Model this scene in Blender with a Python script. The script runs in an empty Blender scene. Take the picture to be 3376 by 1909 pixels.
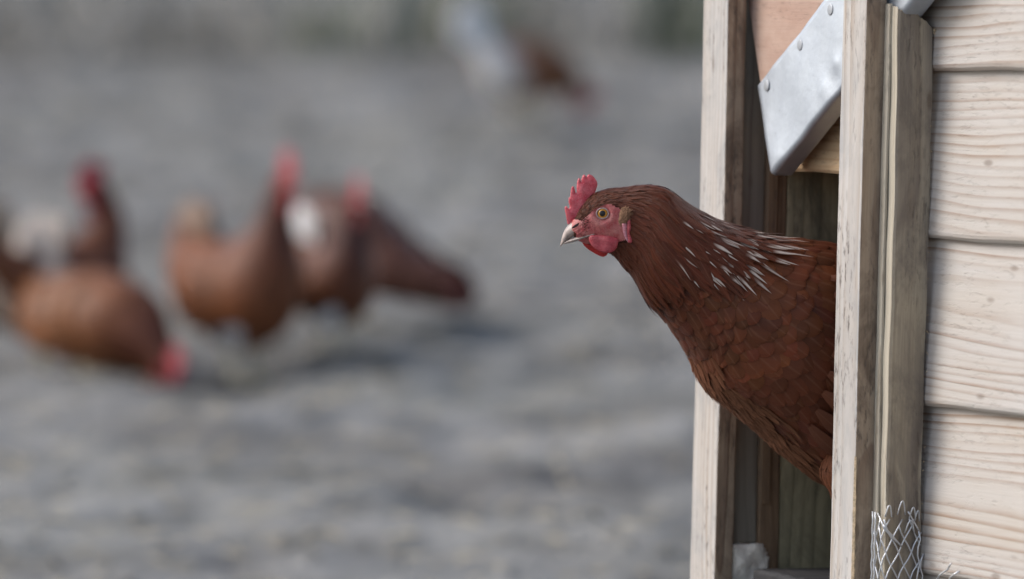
import bpy, bmesh, math, random
import numpy as np
from mathutils import Vector, Matrix
from mathutils.geometry import delaunay_2d_cdt
R = math.radians
random.seed(7); rng = np.random.default_rng(7)
sc = bpy.context.scene
col = sc.collection

# ------------------------------------------------------------------ camera
PITCH = R(1.8)
CAM = np.array([0.0, -5.25, 0.77])
cd = bpy.data.cameras.new('camera'); cam = bpy.data.objects.new('camera', cd); col.objects.link(cam)
cam.location = CAM; cam.rotation_euler = (R(90) - PITCH, 0, 0)
cd.lens = 200; cd.sensor_width = 36; cd.clip_start = 0.1; cd.clip_end = 2000
cd.dof.use_dof = True; cd.dof.focus_distance = 5.285; cd.dof.aperture_fstop = 3.5
sc.camera = cam
# ------------------------------------------------------------------ sky, sun, exposure (bright overcast, light from the left)
SUN_EL, SUN_AZ = R(40), R(-84)          # azimuth from +Y towards +X
w = bpy.data.worlds.new('World'); sc.world = w; w.use_nodes = True
nt = w.node_tree; bg = nt.nodes['Background']
sky = nt.nodes.new('ShaderNodeTexSky'); sky.sky_type = 'NISHITA'; sky.sun_disc = False
sky.sun_elevation = SUN_EL; sky.sun_rotation = SUN_AZ
sky.air_density = 1.0; sky.dust_density = 3.0; sky.ozone_density = 1.0
hs = nt.nodes.new('ShaderNodeHueSaturation'); hs.inputs['Saturation'].default_value = 0.82   # cloud cover greys the blue
nt.links.new(sky.outputs[0], hs.inputs['Color']); nt.links.new(hs.outputs[0], bg.inputs['Color'])
bg.inputs['Strength'].default_value = 0.14
sd = bpy.data.lights.new('sun', 'SUN'); sun = bpy.data.objects.new('sun', sd); col.objects.link(sun)
sd.energy = 1.35; sd.angle = R(30); sd.color = (1.0, 0.985, 0.97)
dv = Vector((math.sin(SUN_AZ) * math.cos(SUN_EL), math.cos(SUN_AZ) * math.cos(SUN_EL), math.sin(SUN_EL)))
sun.rotation_euler = dv.to_track_quat('Z', 'Y').to_euler()
vs = sc.view_settings; vs.view_transform = 'Standard'; vs.look = 'None'; vs.gamma = 1.0
vs.exposure = 0.64
sc.render.engine = 'CYCLES'; sc.cycles.use_denoising = True; sc.cycles.max_bounces = 6

# ------------------------------------------------------------------ photo geometry helpers (3376 x 1909 pixels)
FPX = 200 / 36 * 3376
FW = np.array([0, math.cos(PITCH), -math.sin(PITCH)]); UP = np.array([0, math.sin(PITCH), math.cos(PITCH)]); RT = np.array([1.0, 0, 0])
def at(px, py, Y):
    r = FW + RT * (px - 1688) / FPX + UP * (954.5 - py) / FPX
    return CAM + r * ((Y - CAM[1]) / r[1])
def pix(P):
    v = np.asarray(P) - CAM; d = v @ FW
    return np.stack([1688 + FPX * (v @ RT) / d, 954.5 - FPX * (v @ UP) / d], -1)
# coop frame: x = along the door wall towards the viewer, -y = out of the wall, z = up
O = at(3058, 955, -0.02)
COOP = Matrix.Translation(Vector(O)) @ Matrix.Rotation(R(1.3), 4, 'Y') @ Matrix.Rotation(R(-65.5), 4, 'Z')
COOPn = np.array(COOP)
def cw(t, n, z):                     # coop coordinates to world
    return COOPn[:3, :3] @ np.array([t, -n, z]) + COOPn[:3, 3]
def ground_z(x, y): return 0.0643 * y

# ------------------------------------------------------------------ object helpers
def link(o, parent=None, label=None, cat=None, group=None, kind=None):
    col.objects.link(o)
    if parent is not None: o.parent = parent
    if label: o['label'] = label
    if cat: o['category'] = cat
    if group: o['group'] = group
    if kind: o['kind'] = kind
    return o
def empty(name, label, cat, M=None, group=None):
    o = bpy.data.objects.new(name, None); o.empty_display_size = 0.05
    if M is not None: o.matrix_world = M
    return link(o, None, label, cat, group)
def mesh(name, V, F, mat, parent=None, smooth=True, colors=None, uvs=None, **kw):
    me = bpy.data.meshes.new(name); me.from_pydata([tuple(map(float, v)) for v in V], [], [tuple(map(int, f)) for f in F])
    mats = mat if isinstance(mat, (list, tuple)) else [mat]
    for m in mats: me.materials.append(m)
    if smooth: me.polygons.foreach_set('use_smooth', [True] * len(me.polygons))
    if colors is not None:
        a = me.color_attributes.new('tint', 'FLOAT_COLOR', 'POINT')
        c = np.ones((len(V), 4), np.float32); c[:, :3] = colors; a.data.foreach_set('color', c.ravel())
    if uvs is not None:
        l = me.uv_layers.new(name='uv'); idx = np.zeros(len(me.loops), np.int32); me.loops.foreach_get('vertex_index', idx)
        l.data.foreach_set('uv', np.asarray(uvs, np.float32)[idx].ravel())
    me.update()
    return link(bpy.data.objects.new(name, me), parent, **kw)
def from_bm(name, bm, mat, parent=None, smooth=False, **kw):
    me = bpy.data.meshes.new(name); bm.normal_update(); bm.to_mesh(me); bm.free()
    mats = mat if isinstance(mat, (list, tuple)) else [mat]
    for m in mats: me.materials.append(m)
    if smooth: me.polygons.foreach_set('use_smooth', [True] * len(me.polygons))
    return link(bpy.data.objects.new(name, me), parent, **kw)
def tube(pts, rad, k=6, V=None, F=None):
    """append a tapered tube through pts to V, F"""
    V = [] if V is None else V; F = [] if F is None else F
    pts = [np.asarray(p, float) for p in pts]; n = len(pts)
    rad = [rad] * n if np.isscalar(rad) else rad
    prev = None; b0 = len(V)
    for i in range(n):
        d = pts[min(i + 1, n - 1)] - pts[max(i - 1, 0)]; d /= np.linalg.norm(d) + 1e-12
        if prev is None:
            a = np.cross(d, [0, 0, 1.0] if abs(d[2]) < .9 else [1.0, 0, 0])
        else: a = prev - d * (prev @ d)
        a /= np.linalg.norm(a); prev = a; b = np.cross(d, a)
        for j in range(k):
            q = 2 * math.pi * j / k
            V.append(pts[i] + rad[i] * (math.cos(q) * a + math.sin(q) * b))
    for i in range(n - 1):
        for j in range(k):
            F.append((b0 + i * k + j, b0 + i * k + (j + 1) % k, b0 + (i + 1) * k + (j + 1) % k, b0 + (i + 1) * k + j))
    F.append(tuple(b0 + j for j in range(k))[::-1]); F.append(tuple(b0 + (n - 1) * k + j for j in range(k)))
    return V, F
def catmull(P, n):
    P = np.asarray(P, float); m = len(P)
    u = np.linspace(0, m - 1, n); i = np.minimum(u.astype(int), m - 2); f = (u - i)[:, None]
    g = lambda k: P[np.clip(k, 0, m - 1)]
    p0, p1, p2, p3 = g(i - 1), g(i), g(i + 1), g(i + 2)
    return 0.5 * (2 * p1 + (p2 - p0) * f + (2 * p0 - 5 * p1 + 4 * p2 - p3) * f ** 2 + (3 * p1 - p0 - 3 * p2 + p3) * f ** 3)

# ------------------------------------------------------------------ materials
class NT:
    def __init__(s, name):
        s.m = bpy.data.materials.new(name); s.m.use_nodes = True; s.t = s.m.node_tree; s.b = s.t.nodes['Principled BSDF']
    def n(s, typ, **kw):
        q = s.t.nodes.new(typ)
        for k, v in kw.items():
            if k.startswith('i_'): q.inputs[k[2:].replace('_', ' ')].default_value = v
            else: setattr(q, k, v)
        return q
    def l(s, a, b): s.t.links.new(a, b)
    def math(s, op, a, b=None, c=None, clamp=False):
        q = s.n('ShaderNodeMath', operation=op); q.use_clamp = clamp
        for i, x in enumerate((a, b, c)):
            if x is None: continue
            if isinstance(x, (int, float)): q.inputs[i].default_value = x
            else: s.l(x, q.inputs[i])
        return q.outputs[0]
    def ramp(s, fac, stops, interp='LINEAR'):
        q = s.n('ShaderNodeValToRGB'); q.color_ramp.interpolation = interp; e = q.color_ramp.elements
        while len(e) < len(stops): e.new(0.5)
        for el, (p, c) in zip(e, stops):
            el.position = p; el.color = (c, c, c, 1) if isinstance(c, (int, float)) else (*c, 1)
        s.l(fac, q.inputs[0]); return q.outputs[0]
    def mix(s, fac, a, b, mode='MIX'):
        q = s.n('ShaderNodeMix', data_type='RGBA', blend_type=mode)
        for sock, x in ((q.inputs[0], fac), (q.inputs[6], a), (q.inputs[7], b)):
            if isinstance(x, (int, float)): sock.default_value = x
            elif isinstance(x, tuple): sock.default_value = (*x, 1)
            else: s.l(x, sock)
        return q.outputs[2]
    def noise(s, vec, scale, detail=3, rough=.55, dist=0):
        q = s.n('ShaderNodeTexNoise'); q.inputs['Scale'].default_value = scale; q.inputs['Detail'].default_value = detail
        q.inputs['Roughness'].default_value = rough; q.inputs['Distortion'].default_value = dist
        if vec is not None: s.l(vec, q.inputs['Vector'])
        return q.outputs[0]
    def scale(s, vec, v, add=None):
        q = s.n('ShaderNodeVectorMath', operation='MULTIPLY'); s.l(vec, q.inputs[0]); q.inputs[1].default_value = v
        o = q.outputs[0]
        if add is not None:
            a = s.n('ShaderNodeVectorMath', operation='ADD'); s.l(o, a.inputs[0]); s.l(add, a.inputs[1]); o = a.outputs[0]
        return o
    def obj(s): return s.n('ShaderNodeTexCoord').outputs['Object']
    def rnd(s): return s.n('ShaderNodeObjectInfo').outputs['Random']
    def bump(s, h, dist, strength=1.0):
        q = s.n('ShaderNodeBump'); q.inputs['Distance'].default_value = dist; q.inputs['Strength'].default_value = strength
        s.l(h, q.inputs['Height']); s.l(q.outputs[0], s.b.inputs['Normal']); return q
    def out(s, color=None, rough=.6, spec=.3):
        if color is not None:
            if isinstance(color, tuple): s.b.inputs['Base Color'].default_value = (*color, 1)
            else: s.l(color, s.b.inputs['Base Color'])
        if isinstance(rough, (int, float)): s.b.inputs['Roughness'].default_value = rough
        else: s.l(rough, s.b.inputs['Roughness'])
        s.b.inputs['Specular IOR Level'].default_value = spec
        return s.m

def wood(name, light, line, axis, spacing, depth=0.03, line_w=(.45, .88), wobble=.012, weather=None, weather_amt=.5,
         fleck=.5, stain=None, stain_amt=0, fibre=0.25, bump=.0004, rough=.72, ring_amt=1.0, tscale=1.0):
    """sawn softwood: growth rings cut by the plank's face, fibres, dirt flecks, pin knots. axis = grain direction"""
    s = NT(name); co = s.obj(); rd = s.rnd()
    cmb = s.n('ShaderNodeCombineXYZ')
    s.l(s.math('MULTIPLY', rd, 7.3), cmb.inputs[0]); s.l(s.math('MULTIPLY', rd, 13.1), cmb.inputs[1]); s.l(s.math('MULTIPLY', rd, 5.7), cmb.inputs[2])
    off = cmb.outputs[0]
    st = [1.0, 1.0, 1.0]; st[axis] = 0.16
    slow = s.scale(co, tuple(x * 8 * tscale for x in st), off)
    sep = s.n('ShaderNodeSeparateXYZ'); s.l(co, sep.inputs[0])
    cross = {0: 2, 1: 2, 2: 0}[axis]; thick = {0: 1, 1: 0, 2: 1}[axis]
    wob = s.math('MULTIPLY', s.math('SUBTRACT', s.noise(slow, 1.6, 2, .5), .5), wobble * 4)
    a = s.math('ADD', s.math('ADD', sep.outputs[cross], wob), s.math('MULTIPLY', rd, .37))
    pit = s.math('SUBTRACT', s.math('MODULO', s.math('ADD', a, 10.0), .19), .095)        # pith lines through the pile of planks
    dn = s.math('ADD', s.math('MULTIPLY', sep.outputs[thick], .9), depth)
    dn = s.math('ADD', dn, s.math('MULTIPLY', s.math('SUBTRACT', s.noise(slow, .7, 1, .5), .5), depth * 1.6))
    r = s.math('SQRT', s.math('ADD', s.math('MULTIPLY', pit, pit), s.math('MULTIPLY', dn, dn)))
    fine = [60.0, 60.0, 60.0]; fine[axis] = 3.0
    r = s.math('ADD', r, s.math('MULTIPLY', s.noise(s.scale(co, tuple(fine), off), 1.0, 2), spacing * .35))
    ph = s.math('DIVIDE', r, spacing); fr = s.math('FRACT', ph); fl = s.math('FLOOR', ph)
    ring = s.ramp(fr, [(0, 0), (line_w[0], 0.0), (line_w[1], 1.0), (min(line_w[1] + .06, .97), .9), (1.0, 0)])
    wn = s.n('ShaderNodeTexWhiteNoise', noise_dimensions='2D'); c2 = s.n('ShaderNodeCombineXYZ'); s.l(fl, c2.inputs[0]); s.l(rd, c2.inputs[1]); s.l(c2.outputs[0], wn.inputs[0])
    ring = s.math('MULTIPLY', ring, s.math('ADD', s.math('MULTIPLY', wn.outputs[0], .75), .25))
    blot = s.noise(s.scale(co, tuple(x * 30 for x in st), off), 1.0, 4, .6)
    ring = s.math('MULTIPLY', ring, s.math('MULTIPLY', s.ramp(blot, [(.25, .35), (.65, 1.0)]), ring_amt))
    fb = [500.0, 500.0, 500.0]; fb[axis] = 10.0
    fib = s.noise(s.scale(co, tuple(fb), off), 1.0, 3, .7)
    c = s.mix(ring, light, line)
    c = s.mix(s.math('MULTIPLY', s.ramp(fib, [(.35, 0), (.75, 1)]), fibre), c, line)
    if weather:
        wv = s.noise(s.scale(co, tuple(x * 14 for x in st), off), 1.0, 5, .65)
        c = s.mix(s.math('MULTIPLY', s.ramp(wv, [(.35, 0), (.68, 1)]), weather_amt), c, weather)
    if stain:
        st2 = [1.0] * 3; st2[axis] = .5
        sv = s.noise(s.scale(co, tuple(x * 22 for x in st2), off), 1.0, 5, .7, .6)
        c = s.mix(s.math('MULTIPLY', s.ramp(sv, [(.46, 0), (.66, 1)]), stain_amt), c, stain)
    ft = [260.0] * 3; ft[axis] = 70.0
    fk = s.noise(s.scale(co, tuple(ft), off), 1.0, 4, .65)
    patch = s.noise(s.scale(co, tuple(x * 40 for x in st), off), 1.0, 2)
    fm = s.math('MULTIPLY', s.ramp(fk, [(.53, 0), (.66, 1)]), s.ramp(patch, [(.40, 0), (.60, 1)]))
    c = s.mix(s.math('MULTIPLY', fm, fleck), c, (0.09, 0.075, 0.065))
    kn = s.n('ShaderNodeTexVoronoi'); ks = [26.0] * 3; ks[axis] = 9.0
    kn.inputs['Randomness'].default_value = 1.0; s.l(s.scale(co, tuple(ks), off), kn.inputs['Vector']); kn.inputs['Scale'].default_value = 1.0
    km = s.ramp(kn.outputs['Distance'], [(0.0, 1), (.05, .9), (.1, 0)])
    c = s.mix(s.math('MULTIPLY', km, .5), c, (0.10, 0.06, 0.035))
    h = s.math('ADD', s.math('MULTIPLY', fib, .8), s.math('MULTIPLY', ring, .5))
    s.bump(s.math('SUBTRACT', h, s.math('MULTIPLY', fm, .8)), bump)
    return s.out(c, rough, .25)

M = {}
M['cladding'] = wood('pine_cladding', (.47, .43, .385), (.24, .14, .075), 0, .0074, depth=.024, weather=(.49, .485, .485), weather_amt=.55, fleck=.14, fibre=.16, wobble=.008, ring_amt=1.4)
M['lintel'] = wood('pine_lintel', (.55, .40, .25), (.30, .16, .07), 0, .008, depth=.03, fleck=.35, fibre=.15)
M['post_face'] = wood('post_weathered', (.48, .445, .41), (.33, .255, .19), 2, .007, depth=.02, weather=(.49, .485, .48), weather_amt=.6, fleck=.8, stain=(.30, .30, .30), stain_amt=.6, ring_amt=1.3, fibre=.25, line_w=(.3, .9))
M['post_side'] = wood('post_sawn_side', (.46, .355, .25), (.22, .14, .09), 2, .0055, depth=.06, weather=(.38, .31, .24), weather_amt=.5, fleck=.7, stain=(.11, .075, .055), stain_amt=.75, fibre=.6, bump=.0008, ring_amt=1.8)
M['batten_face'] = wood('batten_edge', (.50, .455, .37), (.32, .26, .19), 2, .006, depth=.05, fleck=.4, fibre=.25, line_w=(.3, .9))
M['batten'] = wood('batten_grey', (.52, .44, .31), (.16, .115, .08), 2, .0072, depth=.045, weather=(.29, .255, .22), weather_amt=.7, fleck=.5, stain=(.16, .135, .115), stain_amt=.65, fibre=.5, ring_amt=2.0, bump=.0006, line_w=(.2, .8))
M['dark_board'] = wood('shade_grey_board', (.26, .24, .20), (.15, .13, .105), 2, .008, depth=.05, fleck=.5, fibre=.4)  # far batten's groove shade is put into this dark grey; side wall shares it
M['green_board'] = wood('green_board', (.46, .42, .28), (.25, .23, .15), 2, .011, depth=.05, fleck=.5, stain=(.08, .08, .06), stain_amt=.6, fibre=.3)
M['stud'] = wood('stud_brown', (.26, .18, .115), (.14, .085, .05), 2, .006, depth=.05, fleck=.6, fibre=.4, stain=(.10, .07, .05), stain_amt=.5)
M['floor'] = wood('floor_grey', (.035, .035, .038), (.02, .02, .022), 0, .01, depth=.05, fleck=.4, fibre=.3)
M['door_ply'] = wood('door_ply', (.44, .30, .235), (.33, .20, .15), 0, .02, depth=.08, weather=(.50, .40, .34), weather_amt=.6, fleck=.5, fibre=.3, stain=(.30, .18, .14), stain_amt=.4)

def metal(name, base, rough, bumpd=0.0006):
    s = NT(name); co = s.obj()
    b = s.noise(co, 45, 4, .6); sp = s.noise(co, 320, 3, .6); sc_ = s.noise(s.scale(co, (90, 90, 35)), 1.0, 4, .7)
    c = s.mix(s.ramp(b, [(.3, 0), (.75, 1)]), base, tuple(x * .86 for x in base))
    c = s.mix(s.math('MULTIPLY', s.ramp(sp, [(.66, 0), (.74, 1)]), .35), c, (.16, .15, .15))
    s.b.inputs['Metallic'].default_value = .7
    s.bump(s.math('ADD', s.math('MULTIPLY', b, 1.0), s.math('MULTIPLY', sc_, .35)), bumpd)
    return s.out(c, s.math('ADD', s.math('MULTIPLY', b, .22), rough), .5)
M['zinc'] = metal('galvanised_sheet', (.55, .60, .67), .36, .0007)
M['nail'] = metal('nail_head', (.40, .42, .45), .5, .0003)
M['wire'] = metal('galvanised_wire', (.74, .76, .79), .28, .0001)

def plain(name, color, rough=.6, var=.2, scale=40, bumpd=0, spec=.3, sss=0):
    s = NT(name); co = s.obj(); nz = s.noise(co, scale, 4, .6)
    c = s.mix(s.ramp(nz, [(.3, 0), (.7, 1)]), tuple(x * (1 - var) for x in color), tuple(min(1, x * (1 + var)) for x in color))
    if bumpd: s.bump(nz, bumpd)
    if sss: s.b.inputs['Subsurface Weight'].default_value = sss; s.b.inputs['Subsurface Radius'].default_value = (.004, .0015, .001); s.b.inputs['Subsurface Scale'].default_value = .5
    return s.out(c, rough, spec)
def flesh(name, color, pale, scale=500, amt=.5, bumpd=.0006, speck=.45):
    s = NT(name); co = s.obj()
    v = s.n('ShaderNodeTexVoronoi'); v.inputs['Scale'].default_value = scale; s.l(co, v.inputs['Vector'])
    nz = s.noise(co, 110, 4, .6); n2 = s.noise(co, 1300, 3, .65); n3 = s.noise(s.scale(co, (380, 380, 900)), 1.0, 3, .6)
    c = s.mix(s.math('MULTIPLY', s.ramp(nz, [(.35, 0), (.7, 1)]), amt), color, pale)
    c = s.mix(s.math('MULTIPLY', s.ramp(n2, [(.48, 0), (.68, 1)]), speck), c, pale)  # pale specks: small highlights put into the flesh colour
    c = s.mix(s.math('MULTIPLY', s.ramp(n3, [(.30, 1), (.48, 0)]), .45), c, tuple(x * .45 for x in color))
    sp = s.noise(co, 260, 1, .5)
    c = s.mix(s.ramp(sp, [(.78, 0), (.82, 1)]), c, (.05, .01, .012))
    s.bump(s.math('ADD', s.math('MULTIPLY', v.outputs['Distance'], .5), s.math('ADD', s.math('MULTIPLY', nz, 1.2), s.math('MULTIPLY', n3, .5))), bumpd)
    s.b.inputs['Subsurface Weight'].default_value = .15; s.b.inputs['Subsurface Radius'].default_value = (.003, .001, .0007); s.b.inputs['Subsurface Scale'].default_value = .5
    return s.out(c, .45, .4)
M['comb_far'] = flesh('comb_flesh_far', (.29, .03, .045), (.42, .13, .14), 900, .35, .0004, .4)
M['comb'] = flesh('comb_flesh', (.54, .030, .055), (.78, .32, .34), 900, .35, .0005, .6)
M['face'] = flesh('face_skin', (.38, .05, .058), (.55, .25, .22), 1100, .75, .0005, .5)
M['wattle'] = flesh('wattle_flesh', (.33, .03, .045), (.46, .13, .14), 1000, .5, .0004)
M['wattle_far'] = flesh('wattle_flesh_lit', (.50, .025, .025), (.55, .05, .05), 600, .4)  # lit copy of the wattle flesh, the light put into a brighter red
M['lobe'] = flesh('ear_lobe', (.45, .10, .13), (.66, .42, .48), 400, .8)
M['lid'] = plain('eyelid', (.36, .25, .24), .5, .25, 300)
M['horn'] = plain('beak_horn', (.33, .265, .235), .35, .45, 160, .0002, .5)
M['nostril'] = plain('nostril', (.05, .03, .03), .7)
M['down'] = plain('skin_under_feathers', (.055, .018, .009), .9, .3, 120)
M['leg'] = plain('leg_scale', (.70, .62, .46), .55, .3, 200, .0004)
M['tuft'] = plain('ear_tuft', (.31, .17, .10), .85, .35, 500, .0008)
def feather_mat():
    s = NT('feather'); at_ = s.n('ShaderNodeAttribute', attribute_name='tint')
    uv = s.n('ShaderNodeUVMap', uv_map='uv').outputs[0]
    sp = s.n('ShaderNodeSeparateXYZ'); s.l(uv, sp.inputs[0])
    ab = s.math('ABSOLUTE', s.math('SUBTRACT', sp.outputs[0], .5))
    barb = s.math('ADD', s.math('MULTIPLY', sp.outputs[1], 30.0), s.math('MULTIPLY', ab, -26.0))
    cb = s.n('ShaderNodeCombineXYZ'); s.l(barb, cb.inputs[0]); s.l(s.math('MULTIPLY', sp.outputs[0], 1.5), cb.inputs[1]); s.l(s.noise(s.obj(), 60, 1), cb.inputs[2])
    bn = s.noise(cb.outputs[0], 1.6, 2, .6)
    shaft = s.ramp(ab, [(.0, 1), (.02, .8), (.06, 0)])
    c = s.mix(s.ramp(bn, [(.25, .12), (.75, 0)]), at_.outputs['Color'], (.02, .008, .005))
    c = s.mix(s.math('MULTIPLY', shaft, .09), c, (.45, .25, .16))
    s.bump(bn, .0006, .6)
    e = s.math('MAXIMUM', s.math('MULTIPLY', ab, 2.0), s.ramp(sp.outputs[1], [(.6, 0), (1.0, 1)]))        # frayed rim
    s.l(s.ramp(s.math('SUBTRACT', s.math('ADD', s.math('MULTIPLY', bn, .9), .72), e), [(.02, 0), (.20, 1)]), s.b.inputs['Alpha'])
    return s.out(c, .40, .24)
M['feather'] = feather_mat()
def fluff_mat():
    s = NT('fluff'); at_ = s.n('ShaderNodeAttribute', attribute_name='tint'); sp = s.n('ShaderNodeSeparateXYZ'); s.l(s.n('ShaderNodeUVMap', uv_map='uv').outputs[0], sp.inputs[0])
    ab = s.math('ABSOLUTE', s.math('SUBTRACT', sp.outputs[0], .5)); barb = s.math('ADD', s.math('MULTIPLY', sp.outputs[1], 26.0), s.math('MULTIPLY', ab, -34.0))
    cb = s.n('ShaderNodeCombineXYZ'); s.l(barb, cb.inputs[0]); s.l(sp.outputs[0], cb.inputs[1]); s.l(s.noise(s.obj(), 90, 1), cb.inputs[2])
    bn = s.noise(cb.outputs[0], 2.4, 2, .6)
    edge = s.math('MAXIMUM', s.math('MULTIPLY', ab, 2.0), s.ramp(sp.outputs[1], [(.55, 0), (1.0, 1)]))       # loose barbs: open towards the rim
    al = s.ramp(s.math('SUBTRACT', s.math('ADD', bn, .62), edge), [(.12, 0), (.32, 1)])
    s.l(al, s.b.inputs['Alpha']); c = s.mix(s.ramp(bn, [(.3, .2), (.7, 0)]), at_.outputs['Color'], (.06, .03, .02))
    return s.out(c, .7, .12)
M['fluff'] = fluff_mat()
def eye_mat():
    s = NT('eye'); co = s.obj(); sp = s.n('ShaderNodeSeparateXYZ'); s.l(co, sp.inputs[0])
    r = s.math('SQRT', s.math('ADD', s.math('POWER', sp.outputs[0], 2), s.math('POWER', sp.outputs[1], 2)))
    c = s.ramp(s.math('DIVIDE', r, .006), [(0, (.004, .004, .006)), (.45, (.004, .004, .006)), (.49, (.45, .19, .02)), (.62, (.75, .36, .04)), (.74, (.45, .18, .02)), (.80, (.03, .02, .02)), (1, (.05, .04, .04))])
    nz = s.noise(co, 1500, 3); c = s.mix(s.math('MULTIPLY', nz, .3), c, (.05, .03, .01))
    s.b.inputs['Coat Weight'].default_value = .35; s.b.inputs['Coat Roughness'].default_value = .03
    return s.out(c, .3, .3)
M['eye'] = eye_mat()
def soil():
    s = NT('soil'); co = s.obj()
    a = s.noise(co, 2.2, 5, .6); b = s.noise(s.scale(co, (9, 6, 9)), 1.0, 6, .65); g = s.noise(co, 1.1, 3, .5); d = s.noise(co, 60, 4, .7)
    c = s.mix(s.ramp(b, [(.36, 0), (.62, 1)]), (.108, .109, .107), (.255, .257, .252))
    c = s.mix(s.math('MULTIPLY', s.ramp(a, [(.38, 1), (.58, 0)]), .7), c, (.125, .122, .122))
    big = s.noise(s.scale(co, (2.6, 4.4, 3)), 1.0, 3, .55); c = s.mix(s.math('MULTIPLY', s.ramp(big, [(.50, 0), (.64, 1)]), .65), c, (.30, .298, .292)); c = s.mix(s.math('MULTIPLY', s.ramp(big, [(.36, 1), (.48, 0)]), .6), c, (.105, .102, .10))
    c = s.mix(s.math('MULTIPLY', s.ramp(g, [(.45, 0), (.7, 1)]), .3), c, (.22, .222, .195))
    c = s.mix(s.math('MULTIPLY', s.ramp(d, [(.4, 0), (.7, 1)]), .3), c, (.36, .33, .28))
    s.bump(s.math('ADD', b, s.math('MULTIPLY', d, .4)), .03)
    return s.out(c, .95, .15)
M['soil'] = soil()
M['straw'] = plain('straw', (.40, .35, .25), .8, .3, 8)
M['weed'] = plain('weed', (.15, .165, .105), .8, .4, 6)
M['dry'] = plain('dry_stalk', (.28, .26, .225), .85, .35, 5)
M['fence'] = plain('fence_post', (.42, .42, .38), .8, .2, 12)
M['block'] = plain('cream_block', (.84, .79, .70), .9, .14, 160, .0015)
M['roof'] = plain('roof_felt', (.09, .095, .09), .9, .2, 90, .001)
M['splinter'] = plain('fresh_torn_wood', (.60, .46, .30), .8, .3, 300, .0006)

# ------------------------------------------------------------------ ground: one sheet, rising away behind the coop
_T = {k: np.random.default_rng(k).random((256, 256)) for k in range(1, 6)}
def vnoise(x, y, seed):
    T = _T[seed]
    xi = np.floor(x).astype(int); yi = np.floor(y).astype(int); fx = x - xi; fy = y - yi
    fx = fx * fx * (3 - 2 * fx); fy = fy * fy * (3 - 2 * fy); g = lambda a, b: T[a % 256, b % 256]
    return (g(xi, yi) * (1 - fx) + g(xi + 1, yi) * fx) * (1 - fy) + (g(xi, yi + 1) * (1 - fx) + g(xi + 1, yi + 1) * fx) * fy - .5
def relief(X, Y):
    z = .035 * vnoise(X * 2.1, Y * 2.1, 1) + 0.05 * vnoise(X * 4.2 + 9, Y * 4.2, 2) + .040 * vnoise(X * 11, Y * 11, 3) + .010 * vnoise(X * 24, Y * 24, 4)
    return z * np.clip(1.2 - np.hypot(X, Y - 8) / 60, .15, 1)
def build_ground():
    xs = np.concatenate([-np.geomspace(300, 3.4, 26), np.arange(-3.3, 3.31, .045), np.geomspace(3.4, 300, 26)])
    ys = np.concatenate([-np.geomspace(120, 3, 14), np.arange(-2.5, 1.5, .12), np.arange(1.5, 8, .045), np.arange(8, 22, .07), np.geomspace(22.2, 400, 40)])
    X, Y = np.meshgrid(xs, ys, indexing='ij')
    Z = .0643 * np.where(Y > 45, 45 + 12 * (1 - np.exp(-(Y - 45) / 12.)), np.where(Y < -8, -8, Y)) + relief(X, Y)
    V = np.stack([X, Y, Z], -1).reshape(-1, 3); ny = len(ys)
    i, j = np.meshgrid(np.arange(len(xs) - 1), np.arange(ny - 1), indexing='ij'); a = (i * ny + j).ravel()
    F = np.stack([a, a + ny, a + ny + 1, a + 1], -1)
    me = bpy.data.meshes.new('ground'); me.vertices.add(len(V)); me.vertices.foreach_set('co', V.ravel())
    me.loops.add(F.size); me.polygons.add(len(F)); me.loops.foreach_set('vertex_index', F.ravel().astype(np.int32))
    me.polygons.foreach_set('loop_start', np.arange(0, F.size, 4, dtype=np.int32))
    me.polygons.foreach_set('use_smooth', [True] * len(F)); me.update(); me.validate()
    me.materials.append(M['soil'])
    link(bpy.data.objects.new('ground', me), kind='structure')
build_ground()
def gz(x, y): return float(.0643 * y + relief(np.array([x]), np.array([y]))[0])

# ------------------------------------------------------------------ coop
coop = empty('chicken_coop', 'timber chicken coop with pale horizontal boards and open pop hole at right', 'chicken coop', COOP)
def plank(name, t, n, z, mats, parent=coop, axis=2, seg=40, bev=.0014, jit=.0005, side_mat=None, **kw):
    """a sawn piece with worn edges; side_mat = slot 1 for faces looking along +t (towards the viewer)"""
    bm = bmesh.new(); lo = Vector((t[0], -n[1], z[0])); hi = Vector((t[1], -n[0], z[1]))
    bmesh.ops.create_cube(bm, size=1, matrix=Matrix.Translation((lo + hi) / 2) @ Matrix.Diagonal((*(hi - lo), 1)))
    ax = Vector((0, 0, 0)); ax[axis] = 1
    for k in range(1, seg):
        p = lo.lerp(hi, k / seg)
        bmesh.ops.bisect_plane(bm, geom=bm.verts[:] + bm.edges[:] + bm.faces[:], plane_co=p, plane_no=ax)
    ed = [e for e in bm.edges if len(e.link_faces) == 2 and e.calc_face_angle(0) > .5]
    bmesh.ops.bevel(bm, geom=ed, offset=bev, segments=2, affect='EDGES', profile=.5)
    ph = random.random() * 50
    for v in bm.verts:
        q = v.co[axis]
        for k in range(3):
            if k != axis: v.co[k] += jit * (.7 * math.sin(q * 9 + ph + k) + .3 * math.sin(q * 60 + ph * 2 + k * 2) + random.uniform(-.25, .25))
    bm.normal_update()
    if side_mat is not None:
        for f in bm.faces:
            if abs(f.normal.x) > .7 or abs(f.normal.z) > .7: f.material_index = 1
    return from_bm(name, bm, [mats] if side_mat is None else [mats, side_mat], parent, **kw)
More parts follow.
